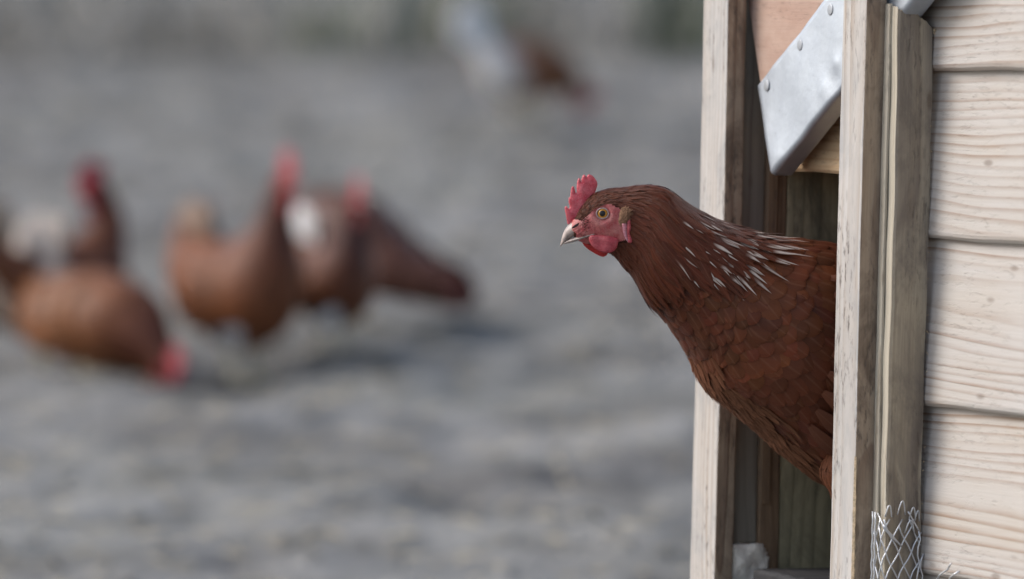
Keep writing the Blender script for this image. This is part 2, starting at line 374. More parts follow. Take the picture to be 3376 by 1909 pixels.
# wall boards: feather-edge, lower lip proud
PITCHB = .1542; Z0 = .0473
def clad(t0, t1, zb, ztop, cut_bottom=False, mat=None, **kw):
    segs = max(2, int((t1 - t0) / .03)); prof = []
    th = .014
    zs = [zb, zb, zb + .003, zb + .006] + list(np.linspace(zb + .02, ztop + .012, 7)); ns = [-.012, -.004, -.0008, 0.0]
    for zz in zs[4:]: ns.append(-.0105 * ((zz - zb) / (ztop - zb)) + .0012 * math.sin(math.pi * (zz - zb) / (ztop - zb)))
    front = list(zip(ns, zs)); back = [(-.024, zs[-1]), (-.024, zb)]
    pr = front + back; k = len(pr); V = []; F = []
    for i in range(segs + 1):
        t = t0 + (t1 - t0) * i / segs
        wv = .0007 * math.sin(t * 17 + zb * 60) + .0004 * math.sin(t * 51 + zb * 10)
        for (n, z) in pr: V.append((t, -(n + wv * .6), z + (wv if z < zb + .007 else 0)))
    for i in range(segs):
        for j in range(k): F.append((i * k + j, (i + 1) * k + j, (i + 1) * k + (j + 1) % k, i * k + (j + 1) % k))
    F.append(tuple(range(k))[::-1]); F.append(tuple(segs * k + j for j in range(k)))
    o = mesh('wall_board', V, F, mat or M['cladding'], coop, smooth=False, **kw)
    bm = bmesh.new(); bm.from_mesh(o.data); bmesh.ops.recalc_face_normals(bm, faces=bm.faces); bm.to_mesh(o.data); bm.free()
    return o
for k in range(-3, 4):
    zb = Z0 + PITCHB * k
    if k < 0: clad(-.052, 1.3, zb, zb + PITCHB)
    elif k == 0:
        clad(-.052, 1.3, zb, zb + PITCHB)
        clad(-.33, -.0525, .103, zb + PITCHB, mat=M['lintel'], label='yellowish board above the pop hole')
    else: clad(-.345, 1.3, zb, zb + PITCHB)
# door posts and guide battens
post_r = plank('door_post', (-.0693, -.0228), (.0372, .0585), (-.42, .52), M['post_face'], side_mat=M['post_side'])
post_l = plank('door_post', (-.359, -.3055), (.0385, .0585), (-.42, .52), M['post_face'], side_mat=M['post_side'])
plank('guide_batten', (-.350, -.316), (.009, .0383), (-.258, .50), M['dark_board'], label='batten behind the far post, groove shade put into its dark grey')
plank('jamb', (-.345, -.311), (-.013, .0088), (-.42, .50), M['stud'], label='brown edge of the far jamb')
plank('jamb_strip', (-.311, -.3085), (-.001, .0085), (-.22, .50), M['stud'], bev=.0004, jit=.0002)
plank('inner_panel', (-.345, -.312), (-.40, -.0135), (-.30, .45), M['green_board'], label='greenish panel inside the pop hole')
plank('jamb', (-.0515, -.030), (-.045, -.0245), (-.42, .50), M['stud'])
# near batten with a torn top
def torn():
    n = 16; m = 50; V = []; F = []; mi = []
    tops = [.2560 - .0150 * max(0, i / n - .4) / .6 + random.uniform(-.0016, .0016) for i in range(n + 1)]
    def w_(z, k): return .0005 * math.sin(z * 14 + k) + .0003 * math.sin(z * 63 + 2 * k)
    def col_(t, nn, top, dt=0):
        for j in range(m + 1):
            z = -.42 + (top + .42) * j / m; V.append((t + w_(z, 1) + dt, -(nn + w_(z, 3)), z))
    for i in range(n + 1):
        f = i / n; nn = .0368 - .0358 * f; col_(0, nn, tops[i], -.0012 if i == 0 else 0)
    for i, t in enumerate((-.0016, -.026, -.052)): col_(t, .0371 if i == 0 else .0368, tops[0] + (.002, .004, .001)[i])
    k = m + 1; cols = list(range(n + 1))
    for i in range(n):
        for j in range(m): F.append((i * k + j, (i + 1) * k + j, (i + 1) * k + j + 1, i * k + j + 1)); mi.append(1)
    seq = [n + 3, n + 2, n + 1, 0]
    for a, b in zip(seq, seq[1:]):
        for j in range(m): F.append((a * k + j, b * k + j, b * k + j + 1, a * k + j + 1)); mi.append(0)
    b0 = len(V)
    for i in range(n + 1): V.append((-.052, -(.0368 - .0358 * i / n), tops[i] + .004 * math.sin(i * 1.7) - .002))
    for i in range(n): F.append((i * k + m, (i + 1) * k + m, b0 + i + 1, b0 + i)); mi.append(2)
    o = mesh('guide_batten', V, F, [M['batten_face'], M['batten'], M['splinter']], coop, smooth=False, label='grey-brown batten with a torn upper end')
    o.data.polygons.foreach_set('material_index', mi)
    V = []; F = []
    for i in range(26):
        z = random.choice([random.uniform(.236, .240), random.uniform(-.2, .24)]); L = random.uniform(.002, .007)
        p = np.array([.0003, -random.uniform(-.0004, .0012), z])
        q = p + np.array([random.uniform(-.001, .002), random.uniform(.3, 1) * L * .6, random.uniform(-.8, .6) * L])
        tube([p, (p + q) / 2 + np.array([0, .0006, 0]), q], [.0004, .0003, .0001], 4, V, F)
    mesh('splinters', V, F, M['splinter'], coop, kind='stuff')
torn()
plank('batten_strip', (-.0222, -.0125), (.0370, .0400), (-.42, .262), M['batten_face'], bev=.0008, label='pale raised strip along the batten edge')
# rest of the coop box, hidden or outside the picture
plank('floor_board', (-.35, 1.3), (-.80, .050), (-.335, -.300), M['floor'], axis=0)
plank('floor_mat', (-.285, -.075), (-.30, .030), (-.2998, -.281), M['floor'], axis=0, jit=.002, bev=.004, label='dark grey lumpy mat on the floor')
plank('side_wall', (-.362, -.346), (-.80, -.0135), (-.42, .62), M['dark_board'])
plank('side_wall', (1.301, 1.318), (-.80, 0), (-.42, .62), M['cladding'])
plank('back_wall', (-.345, 1.3), (-.82, -.801), (-.42, .62), M['cladding'], axis=0)
plank('roof', (-.44, 1.40), (-.92, .10), (.664, .684), M['roof'], axis=0)
plank('roof_trim', (-.44, 1.40), (.101, .117), (.62, .69), M['cladding'], axis=0)
for t in (-.325, 1.28):
    for n in (-.03, -.77):
        plank('leg', (t - .02, t + .02), (n - .02, n + .02), (-.80, -.337), M['stud'])
def torn_edge():
    V = []; F = []; n = 60
    for i in range(n + 1):
        z = -.155 - .20 * i / n; k = (i / n) ** .5 * (.55 + .45 * abs(math.sin(i * .55 + math.sin(i * .21) * 2))) * (1.5 if i > 38 else .75)
        a = .0045 * k; b = .0050 * k * (.6 + .6 * abs(math.sin(i * .9 + 1))); d = .0006 + .0005 * random.random()
        V += [(-.0228 - a, -.0585 - .0003, z), (-.0228 - .0008, -.0585 - d, z), (-.0228 + d, -.0585 + .0008, z), (-.0228 + .0003, -.0585 + b, z)]
    for i in range(n):
        for j in range(3): F.append((i * 4 + j, i * 4 + j + 1, i * 4 + j + 5, i * 4 + j + 4))
    mesh('torn_edge', V, F, M['splinter'], post_r, smooth=False, label='torn raw wood along the post corner')
torn_edge()
# the skewed door in the guides
def door():
    # outline in (t, z): bottom-left corner, along the metal bottom edge, top
    u = np.array([.857, .515]); BL = np.array([-.2545, .1000]); lv = np.array([-.358, .934])
    N0, N1 = .0085, .0325
    def pt(a, b, n): p = BL + u * a + lv * b; return (p[0], -n, p[1])
    # wooden leaf
    V = []; F = []; na, nb = 16, 16; A, B = .40, .42
    for n in (N1 - .0012, N0):
        for i in range(na + 1):
            for j in range(nb + 1): V.append(pt(.0015 + (A - .003) * i / na, .004 + B * j / nb, n))
    k = (na + 1) * (nb + 1); idx = lambda s, i, j: s * k + i * (nb + 1) + j
    for s in (0, 1):
        for i in range(na):
            for j in range(nb):
                q = (idx(s, i, j), idx(s, i + 1, j), idx(s, i + 1, j + 1), idx(s, i, j + 1)); F.append(q if s == 0 else q[::-1])
    for i in range(na): F += [(idx(0, i, 0), idx(1, i, 0), idx(1, i + 1, 0), idx(0, i + 1, 0)), (idx(0, i, nb), idx(0, i + 1, nb), idx(1, i + 1, nb), idx(1, i, nb))]
    for j in range(nb): F += [(idx(0, 0, j), idx(0, 0, j + 1), idx(1, 0, j + 1), idx(1, 0, j)), (idx(0, na, j), idx(1, na, j), idx(1, na, j + 1), idx(0, na, j + 1))]
    leaf = mesh('pop_door', V, F, M['door_ply'], coop, smooth=False, label='weathered brown pop door hanging askew')
    # sheet metal folded round the bottom edge: front strip, rounded fold, back strip
    path = []; rr = .0055; H = .0915
    for b in np.linspace(H, rr, 22): path.append((b, N1))
    for q in np.linspace(0, math.pi / 2, 9)[1:]: path.append((rr - rr * math.sin(q), N1 - rr + rr * math.cos(q)))
    for n in np.linspace(N1 - rr, N0 + .003, 6)[1:]: path.append((0, n))
    for q in np.linspace(0, math.pi / 2, 4)[1:]: path.append((.003 - .003 * math.cos(q), N0 + .003 - .003 * math.sin(q)))
    for b in np.linspace(.003, .03, 5)[1:]: path.append((b, N0))
    V = []; F = []; na = 90; m = len(path)
    dents = [(.150, .014, .010, -.0012), (.128, .018, .006, .0018), (.160, .026, .005, .0022), (.06, .010, .012, -.0008), (.20, .03, .02, -.0008), (.03, .05, .03, -.0008), (.10, .05, .03, .0008), (.012, .012, .008, .0012)]
    for i in range(na + 1):
        a = -.0006 + A * i / na
        for (b, n) in path:
            d = sum(h * math.exp(-((a - x) ** 2 + (b - y) ** 2) / (2 * s * s)) for x, y, s, h in dents) * (1 if n > N1 - .004 else .5)
            w_ = .0004 * math.sin(a * 70 + b * 40) + .0003 * math.sin(a * 160 - b * 120)
            V.append(pt(a, b + (d * .6 if b < rr else 0) + (.0006 * math.sin(a * 50) if b == H else 0), n + .0012 + (d + w_) * (.7 if n > N1 - .006 else 0)))
    for i in range(na):
        for j in range(m - 1): F.append((i * m + j, i * m + j + 1, (i + 1) * m + j + 1, (i + 1) * m + j))
    ms = mesh('metal_strip', V, F, M['zinc'], leaf, label='dented galvanised strip folded round the door edge')
    ms.modifiers.new('sheet', 'SOLIDIFY').thickness = .0008
    # flat nail heads
    for i, (a, b) in enumerate([(.018, .0815), (.096, .080), (.165, .0775), (.245, .079), (.325, .080)]):
        V = []; F = []; c = np.array(pt(a, b, N1 + .0016))
        for rr_, h in ((.0001, .0008), (.0042, .0007), (.0050, .0005), (.0053, 0), ):
            for q in range(14):
                e = 2 * math.pi * q / 14; V.append(c + np.array([rr_ * math.cos(e), -h, rr_ * math.sin(e) * 1.05]))
        for r_ in range(3):
            for q in range(14): F.append((r_ * 14 + q, r_ * 14 + (q + 1) % 14, (r_ + 1) * 14 + (q + 1) % 14, (r_ + 1) * 14 + q))
        F.append(tuple(range(14))[::-1])
        mesh('nail', V, F, M['nail'], leaf)
door()
# expanded wire mesh folded round the foot of the near batten, and a scrap on the boards
def wire_mesh():
    V = []; F = []
    W, H = .0132, .0245
    def surf(s, z):     # s runs round the corner: <0 on the outer (a) face, >0 on the (b) face, > .041 back on the wall
        if s < 0: return np.array([s + .003, -.0425, z])
        if s < .006:
            q = s / .006 * math.pi / 2; return np.array([.003 * math.sin(q) + .0005, -.0395 - .003 * math.cos(q), z])
        return np.array([.0035, -.0425 + (s - .003), z])
    top = -.208
    for k in range(-16, 20):
        for sgn in (-1, 1):
            pts = []; 
            for i in range(0, 40):
                f = i / 4; s = (k * W) + sgn * W / 2 * (f - math.sin(2 * math.pi * f) * .09); z = -.46 + f * H / 2 * 1.0 + .0
                z = -.45 + f * H
                s = k * W + sgn * W * f
                jag = .0006 * math.sin(9 * s * 100 + z * 300)
                lim = top + .008 * math.sin(s * 210 + 1) + .002 * math.sin(s * 900)
                if -.021 < s < .0445 and z < lim: pts.append(surf(s + jag, z) + np.array([.0007 * sgn * math.sin(math.pi * 2 * f), 0, 0]))
            if len(pts) > 1: tube(pts, .00075, 5, V, F)
    # curled loose ends at the top edge
    for (s0, s1, z0, dz) in [(.005, .012, -.209, .011), (.018, .026, -.207, .013), (.030, .037, -.212, .012), (.026, .036, -.224, .012), (.036, .041, -.213, .010)]:
        pts = [surf(s0 + (s1 - s0) * f, z0 + dz * math.sin(math.pi * f)) + np.array([.002 * math.sin(math.pi * f), 0, 0]) for f in np.linspace(0, 1, 9)]
        tube(pts, .0007, 5, V, F)
    for (a, b) in [((-.012, -.206), (.017, -.232)), ((.028, -.204), (.040, -.222)), ((.002, -.216), (.022, -.236))]:
        tube([surf(a[0] + (b[0] - a[0]) * f, a[1] + (b[1] - a[1]) * f) + np.array([.002, 0, 0]) for f in np.linspace(0, 1, 7)], .0008, 5, V, F)
    for s in (-.017, -.012): tube([surf(s + .0012 * math.sin(z * 400), z) + np.array([0, -.0012, 0]) for z in np.linspace(-.44, -.205, 30)], .0009, 5, V, F)
    for s in (.040, .0435): tube([surf(s + .0016 * math.sin(z * 260 + s * 900), z) + np.array([.002, 0, 0]) for z in np.linspace(-.44, -.222 - .2 * (s - .040) * 30, 30)], .0008, 5, V, F)
    mesh('wire_mesh', V, F, M['wire'], coop, label='diamond wire mesh folded round the batten foot')
    V = []; F = []
    for k in range(-12, 14):
        for sgn in (-1, 1):
            pts = []
            for i in range(80):
                f = i / 4; z = -.44 + f * .0125; t = .0 + k * .021 + sgn * .021 * f
                if .004 < t < .092 - max(0, (z + .262)) * .7 and z < -.238 - t * .10: pts.append(np.array([t, -.006 - .003 * abs(math.sin(f * math.pi)), z]))
            if len(pts) > 1: tube(pts, .0009, 5, V, F)
    mesh('wire_mesh', V, F, M['wire'], coop, label='scrap of wire mesh at the foot of the pale boards')
wire_mesh()
# the pale block at the foot of the far jamb
def block():
    bm = bmesh.new(); bmesh.ops.create_cube(bm, size=1)
    bmesh.ops.subdivide_edges(bm, edges=bm.edges[:], cuts=14, use_grid_fill=True)
    for v in bm.verts:
        p = v.co; f = 1 + .10 * math.sin(p.x * 9 + p.z * 7) * math.sin(p.y * 8) + random.uniform(-.05, .05)
        rr = (abs(p.x * 2) ** 5 + abs(p.y * 2) ** 5 + abs(p.z * 2) ** 5) ** .2
        v.co = Vector((p.x * .036 * f / max(rr, .7), p.y * .044 * f / max(rr, .7), p.z * .041 * (1 + (f - 1) * .4)))
    o = from_bm('pale_block', bm, M['block'], None, smooth=True, label='rough cream-white block at the foot of the far door post', cat='block')
    o.matrix_world = Matrix.Translation(Vector(cw(-.326, .019, -.2998 + .0205))) @ COOP.to_3x3().to_4x4() 
block()

# ------------------------------------------------------------------ hens: loft grid, feathers
class Loft:
    """closed tube through stations; T, B = upper and lower outline points, w = half width; v = 0 top, .25 near side"""
    def __init__(s, T, B, w, nu=200, nv=96, egg=0.0):
        T = catmull(T, nu); B = catmull(B, nu); w = catmull(np.asarray(w)[:, None], nu)[:, 0]
        C = (T + B) / 2; U = (T - B) / 2; tan = np.gradient(C, axis=0)
        lat = np.cross(tan, U); lat /= np.linalg.norm(lat, axis=1)[:, None] + 1e-9
        v = np.linspace(0, 2 * math.pi, nv, endpoint=False)
        G = C[:, None] + U[:, None] * np.cos(v)[None, :, None] + lat[:, None] * (np.maximum(w, 1e-4)[:, None] * np.sin(v) * (1 + egg * np.cos(v)))[:, :, None]
        s.G = G; s.nu, s.nv = nu, nv
        Pu = np.gradient(G, axis=0); Pv = (np.roll(G, -1, 1) - np.roll(G, 1, 1)) / 2
        N = np.cross(Pv, Pu); N /= np.linalg.norm(N, axis=2)[:, :, None] + 1e-12
        out = ((G - C[:, None]) * N).sum()
        s.N = N if out > 0 else -N
        s.Pu, s.Pv = Pu, Pv
    def samp(s, A, u, v):          # u in 0..1, v in turns
        u = np.clip(u, 0, 1) * (s.nu - 1.001); v = (v % 1.0) * s.nv
        i = u.astype(int); j = np.floor(v).astype(int); fu = (u - i)[..., None]; fv = (v - j)[..., None]; j0 = j % s.nv; j1 = (j + 1) % s.nv
        return (A[i, j0] * (1 - fu) + A[i + 1, j0] * fu) * (1 - fv) + (A[i, j1] * (1 - fu) + A[i + 1, j1] * fu) * fv
    def VF(s):
        V = s.G.reshape(-1, 3); i, j = np.meshgrid(np.arange(s.nu - 1), np.arange(s.nv), indexing='ij')
        a = (i * s.nv + j).ravel(); b = (i * s.nv + (j + 1) % s.nv).ravel()
        F = [tuple(q) for q in np.stack([a, b, b + s.nv, a + s.nv], -1)]
        F.append(tuple(range(s.nv))); F.append(tuple(range((s.nu - 1) * s.nv, s.nu * s.nv))[::-1])
        return V, F

def feathers(L, f, ns=6, nb=5):
    """f: dict of arrays u,v,len,wid,h0,lift,curl,point(0 round..1 pointed),dx (3D direction, n x 3),col (n x 3), white (n), rim. returns V, F, colours, uvs"""
    n = len(f['u']); u, v = f['u'], f['v']
    Pu = L.samp(L.Pu, u, v) * (L.nu - 1); Pv = L.samp(L.Pv, u, v) * L.nv      # per unit u / per turn
    N = L.samp(L.N, u, v); N /= np.linalg.norm(N, axis=1)[:, None]
    D = f['dx'] - N * (f['dx'] * N).sum(1)[:, None]; D /= np.linalg.norm(D, axis=1)[:, None] + 1e-12
    S = np.cross(N, D)
    a11 = (Pu * Pu).sum(1); a12 = (Pu * Pv).sum(1); a22 = (Pv * Pv).sum(1); det = a11 * a22 - a12 ** 2 + 1e-14
    def uvof(X):
        b1 = (X * Pu).sum(1); b2 = (X * Pv).sum(1); return (b1 * a22 - b2 * a12) / det, (a11 * b2 - a12 * b1) / det
    du, dvv = uvof(D); su, sv = uvof(S)
    s = np.sin(np.linspace(0, 1, ns) * math.pi / 2); b = np.linspace(-1, 1, nb)
    prof_round = np.where(s < .55, .45 + .55 * np.sin(s / .55 * math.pi / 2), np.sqrt(np.clip(1 - ((s - .55) / .45) ** 2, 0, 1)))
    prof_point = np.where(s < .35, .55 + .45 * np.sin(s / .35 * math.pi / 2), np.clip(1 - ((s - .35) / .65) ** 1.5, 0, 1))
    pr = prof_round[None] * (1 - f['point'][:, None]) + prof_point[None] * f['point'][:, None]     # n x ns
    pr[:, -1] = np.maximum(pr[:, -1], .04)
    a = f['len'][:, None, None] * (s[None, :, None] - .0 * np.abs(b)[None, None, :]); a = a * np.ones((1, 1, nb))
    # tips: outer barbs end earlier, so the end is a curve
    w = .5 * f['wid'][:, None, None] * pr[:, :, None] * b[None, None, :]
    bend = f.get('bend', np.zeros(n))[:, None, None] * (s ** 2)[None, :, None] * f['len'][:, None, None]
    w = w + bend
    uu = u[:, None, None] + a * du[:, None, None] + w * su[:, None, None]
    vv = v[:, None, None] + a * dvv[:, None, None] + w * sv[:, None, None]
    P = L.samp(L.G, uu, vv); NN = L.samp(L.N, uu, vv)
    over = np.maximum(uu - 1, 0)[..., None] * Pu[:, None, None, :]
    tuck = f.get('tuck', np.zeros(n))[:, None, None]
    h = f['h0'][:, None, None] + f['lift'][:, None, None] * ((s ** 1.4)[None, :, None] * (1 - tuck * (np.clip((s - .7) / .3, 0, 1) ** 2)[None, :, None])) - f['curl'][:, None, None] * (b ** 2)[None, None, :] * pr[:, :, None]
    P = P + NN * h[..., None] + over
    c = f['col'][:, None, None, :] * np.ones((1, ns, nb, 1))
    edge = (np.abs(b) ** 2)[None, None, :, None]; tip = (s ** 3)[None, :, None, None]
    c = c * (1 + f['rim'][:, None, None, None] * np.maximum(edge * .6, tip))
    if 'white' in f:
        m = f['white'][:, None, None] * np.clip((s - f['ws'][:, None]) / .15, 0, 1)[:, :, None] * np.clip(1.15 - np.abs(b) * 1.15, 0, 1)[None, None, :]
        m = np.clip(m * 1.3, 0, 1)[..., None]; c = c * (1 - m) + np.array([.60, .535, .48]) * m
    k = ns * nb; base = (np.arange(n) * k)[:, None, None]
    i, j = np.meshgrid(np.arange(ns - 1), np.arange(nb - 1), indexing='ij'); q = (i * nb + j)[None]
    F = np.stack([base + q, base + q + 1, base + q + nb + 1, base + q + nb], -1).reshape(-1, 4)
    uv = np.stack(np.broadcast_arrays((b[None, None] + 1) / 2, s[None, :, None] + rng.random(n)[:, None, None] * 0), -1)
    uv = np.broadcast_to(uv, (n, ns, nb, 2)).reshape(-1, 2)
    return P.reshape(-1, 3), F, c.reshape(-1, 3), uv
def big_mesh(name, V, F, C, UV, mat, parent, **kw):
    me = bpy.data.meshes.new(name); me.vertices.add(len(V)); me.vertices.foreach_set('co', np.asarray(V, np.float32).ravel())
    k = F.shape[1]; me.loops.add(F.size); me.polygons.add(len(F)); me.loops.foreach_set('vertex_index', F.ravel().astype(np.int32))
    me.polygons.foreach_set('loop_start', np.arange(0, F.size, k, dtype=np.int32)); me.polygons.foreach_set('use_smooth', [True] * len(F))
    me.update(); a = me.color_attributes.new('tint', 'FLOAT_COLOR', 'POINT'); c = np.ones((len(V), 4), np.float32); c[:, :3] = np.clip(C, 0, 1); a.data.foreach_set('color', c.ravel())
    l = me.uv_layers.new(name='uv'); l.data.foreach_set('uv', np.asarray(UV, np.float32)[F.ravel()].ravel())
    me.validate(); me.materials.append(mat)
    return link(bpy.data.objects.new(name, me), parent, **kw)
def puffy(outline, thick, origin, ex, ey, ez, step, edge=.45, wav=0.0):
    """solid with the given 2D outline (metres), thickness falling to the rim"""
    P = np.asarray(outline, float); n = len(P)
    lo, hi = P.min(0), P.max(0); pts = [Vector(p) for p in P]
    A, B = P, np.roll(P, -1, 0)
    def dist(q):
        d = B - A; t = np.clip(((q - A) * d).sum(1) / ((d * d).sum(1) + 1e-15), 0, 1); return np.linalg.norm(A + d * t[:, None] - q, axis=1).min()
    def inside(q):
        c = (A[:, 1] > q[1]) != (B[:, 1] > q[1]); x = (B[:, 0] - A[:, 0]) * (q[1] - A[:, 1]) / (B[:, 1] - A[:, 1] + 1e-15) + A[:, 0]
        return (c & (q[0] < x)).sum() % 2 == 1
    y = lo[1]; row = 0
    while y < hi[1]:
        x = lo[0] + (row % 2) * step / 2
        while x < hi[0]:
            q = np.array([x, y])
            if inside(q) and dist(q) > step * .45: pts.append(Vector(q))
            x += step
        y += step * .87; row += 1
    vs_, es, fs, *_ = delaunay_2d_cdt(pts, [], [list(range(n))], 1, 1e-7)
    V = []; F = []; m = len(vs_); hmax = thick / 2
    for sgn in (1, -1):
        for q in vs_:
            q = np.array(q); d = dist(q); h = hmax * min(1, (d / (hmax * 2.2 + 1e-9)) ** edge) if d > 1e-6 else hmax * .12
            wv = wav * (math.sin(q[0] * 420) + math.sin(q[1] * 510 + q[0] * 200))
            V.append(origin + ex * q[0] + ey * q[1] + ez * (sgn * h + wv))
    for f in fs: F.append(tuple(f)); F.append(tuple(m + i for i in reversed(f)))
    cnt = {}
    for f in fs:
        for i in range(len(f)): e = (f[i], f[(i + 1) % len(f)]); cnt[e] = 1
    for (a, b) in list(cnt):
        if (b, a) not in cnt: F.append((b, a, m + a, m + b))
    return V, F
def inpoly(p, poly):
    A = np.asarray(poly, float); B = np.roll(A, -1, 0); x, y = p[..., 0, None], p[..., 1, None]
    c = (A[:, 1] > y) != (B[:, 1] > y); xi = (B[:, 0] - A[:, 0]) * (y - A[:, 1]) / (B[:, 1] - A[:, 1] + 1e-12) + A[:, 0]
    return ((c & (x < xi)).sum(-1) % 2) == 1

# ------------------------------------------------------------------ the hen in the pop hole
HT = -.187                                     # her line through the opening (coop t)
def hen_Y(px):                                  # depth of her body plane at a photo column
    nn = (3058 - px) * .000281 / .91            # first guess, then refine
    for _ in range(6):
        p = cw(HT, nn, 0.0); nn += (pix(p)[0] - px) * .000281 / .91
    return cw(HT, nn, 0.0)[1]
YH = hen_Y(2230)
def dep(px):
    return hen_Y(px) if px > 2230 else YH - .10 * (2230 - px) * .000281
ST = [  # top x, y, bottom x, y, half width mm
 (1884, 742, 1890, 768, 3), (1887, 734, 1894, 782, 7), (1915, 690, 1922, 797, 11.5), (1950, 648, 1958, 806, 14.5), (2000, 627, 1996, 822, 17), (2060, 622, 2034, 848, 19),
 (2130, 617, 2062, 880, 22), (2196, 630, 2096, 912, 27), (2268, 686, 2145, 998, 34), (2350, 731, 2208, 1070, 44), (2440, 764, 2282, 1178, 56), (2530, 785, 2345, 1285, 66),
 (2640, 793, 2424, 1352, 75), (2760, 810, 2515, 1424, 81), (2880, 830, 2612, 1512, 84), (2990, 850, 2760, 1606, 84), (3100, 855, 2950, 1640, 80), (3200, 845, 3130, 1570, 70), (3300, 830, 3270, 1400, 54), (3370, 825, 3370, 1180, 34), (3400, 880, 3405, 1080, 12)]
HT_ = [at(a, b, dep((a + c) / 2)) for a, b, c, d, w_ in ST]; HB_ = [at(c, d, dep((a + c) / 2)) for a, b, c, d, w_ in ST]
hl = Loft(HT_, HB_, [w_ * .001 for *_, w_ in ST], 260, 120)
floor_pt = cw(HT, -.14, -.281)
hen = empty('hen', 'reddish-brown hen in sharp focus leaning out of the pop hole', 'hen', Matrix.Translation(Vector(floor_pt)), 'brown hens')
FP = floor_pt
TAX = COOPn[:3, 0]                              # along the wall towards the viewer = her left flank
# thighs
def thigh(side):
    o = TAX * side
    sh = -20 if side > 0 else 110; at_, hY_ = at, hen_Y
    def at2(x, y, _): return at_(x + sh, y, hY_(x + sh))
    c = [at2(2850, 1330, hen_Y(2790)) + o * .030, at2(2835, 1430, hen_Y(2775)) + o * .036, at2(2800, 1520, hen_Y(2735)) + o * .040, at2(2800, 1590, hen_Y(2745)) + o * .042, at2(2790, 1650, hen_Y(2790)) + o * .046, at2(2850, 1710, hen_Y(2850)) + o * .043]
    fx = np.array([.91, .41, 0]); r = [.036, .042, .039, .030, .019, .008]
    return Loft([p - fx * q * 1.0 + np.array([0, 0, -.2 * q]) for p, q in zip(c, r)], [p + fx * q * 1.15 + np.array([0, 0, .5 * q]) for p, q in zip(c, r)], [q * .95 for q in r], 60, 48), c
th_n, thc = thigh(1); th_f, thc2 = thigh(-1)
V = []; F = []
for L_ in (hl, th_n, th_f):
    v_, f_ = L_.VF(); b0 = len(V); V += list(v_ - FP); F += [tuple(b0 + i for i in q) for q in f_]
body = mesh('body', V, F, M['down'], hen)
# face mask
FACE = [(1884, 722), (1908, 724), (1920, 726), (1934, 714), (1950, 700), (1966, 684), (1990, 674), (2018, 674), (2036, 684), (2058, 690), (2066, 712), (2066, 750), (2072, 790), (2050, 798), (2024, 802), (1985, 802), (1920, 800), (1900, 792), (1900, 770), (1890, 760)]
def near_px(u, v):
    vv = np.where((v % 1) > .5, 1 - (v % 1), v % 1); return pix(hl.samp(hl.G, u, vv))
def face_skin():
    nu, nv = 110, 140; uu = np.linspace(0.0, .34, nu); vv = np.linspace(0.0, 1.0, nv, endpoint=False)
    U_, V_ = np.meshgrid(uu, vv, indexing='ij'); P = hl.samp(hl.G, U_, V_); N = hl.samp(hl.N, U_, V_)
    ins = inpoly(near_px(U_, V_), FACE)
    px = near_px(U_, V_)
    e = np.hypot((px[..., 0] - 1988), (px[..., 1] - 704))                       # eye socket and cheek relief
    rel = .0012 * np.exp(-((e - 34) / 12) ** 2) - .0028 * np.exp(-(e / 22) ** 2) + .0012 * np.exp(-((px[..., 0] - 1995) ** 2 / 900 + (px[..., 1] - 760) ** 2 / 500))
    rel += .0002 * np.sin(px[..., 0] * .35 + px[..., 1] * .2) * np.sin(px[..., 1] * .3)
    P = P + N * (.0009 + rel)[..., None]
    F = []
    for i in range(nu - 1):
        for j in range(nv):
            k = (j + 1) % nv
            if ins[i, j] and ins[i + 1, j] and ins[i, k] and ins[i + 1, k]: F.append((i * nv + j, (i + 1) * nv + j, (i + 1) * nv + k, i * nv + k))
    use = sorted({i for f in F for i in f}); mp = {o: i for i, o in enumerate(use)}; PV = P.reshape(-1, 3) - FP
    mesh('face', [PV[i] for i in use], [tuple(mp[i] for i in f) for f in F], M['face'], hen, label='bare wrinkled red skin of the face')
face_skin()
def side_point(px, py, side=1):
    u = np.linspace(0, .5, 200); v = np.linspace(.02, .48, 120); U_, V_ = np.meshgrid(u, v, indexing='ij')
    d = ((near_px(U_, V_) - np.array([px, py])) ** 2).sum(-1); i, j = np.unravel_index(d.argmin(), d.shape)
    vv = V_[i, j] if side > 0 else 1 - V_[i, j]; q = (np.array([U_[i, j]]), np.array([vv]))
    n = hl.samp(hl.N, *q)[0]; return hl.samp(hl.G, *q)[0], n / np.linalg.norm(n)
S = .000281
EX, EY, EZ = np.array([1.0, 0, 0]), np.array([0, 0, 1.0]), np.array([0, -1.0, 0])
def crop(pts): return [(1800 + x * .24728, 540 + y * .24728) for x, y in pts]
def flat_from_px(pts, depth_pt, thick, step, name, mat, tilt=0.0, roll=0.0, edge=.45, wav=0.0, **kw):
    """outline given in photo pixels, lying near depth_pt, turned by tilt (about vertical)"""
    c = np.mean(pts, 0); o = at(c[0], c[1], depth_pt)
    ez = np.array([math.sin(tilt), -math.cos(tilt) * math.cos(roll), math.sin(roll)]); ez /= np.linalg.norm(ez)
    ex = np.cross(EY, ez) * -1; ex = np.cross(ez, EY) * -1 if ex[0] < 0 else ex; ex /= np.linalg.norm(ex)
    if ex[0] < 0: ex = -ex
    ey = np.cross(ez, ex); ey = ey if ey[2] > 0 else -ey
    sx = S * (5.25 + depth_pt) / 5.27
    V, F = puffy([((x - c[0]) * sx, -(y - c[1]) * sx) for x, y in pts], thick, o, ex, ey, ez, step, edge, wav)
    return mesh(name, [v - FP for v in V], F, mat, hen, **kw)
YHEAD = dep(1950)
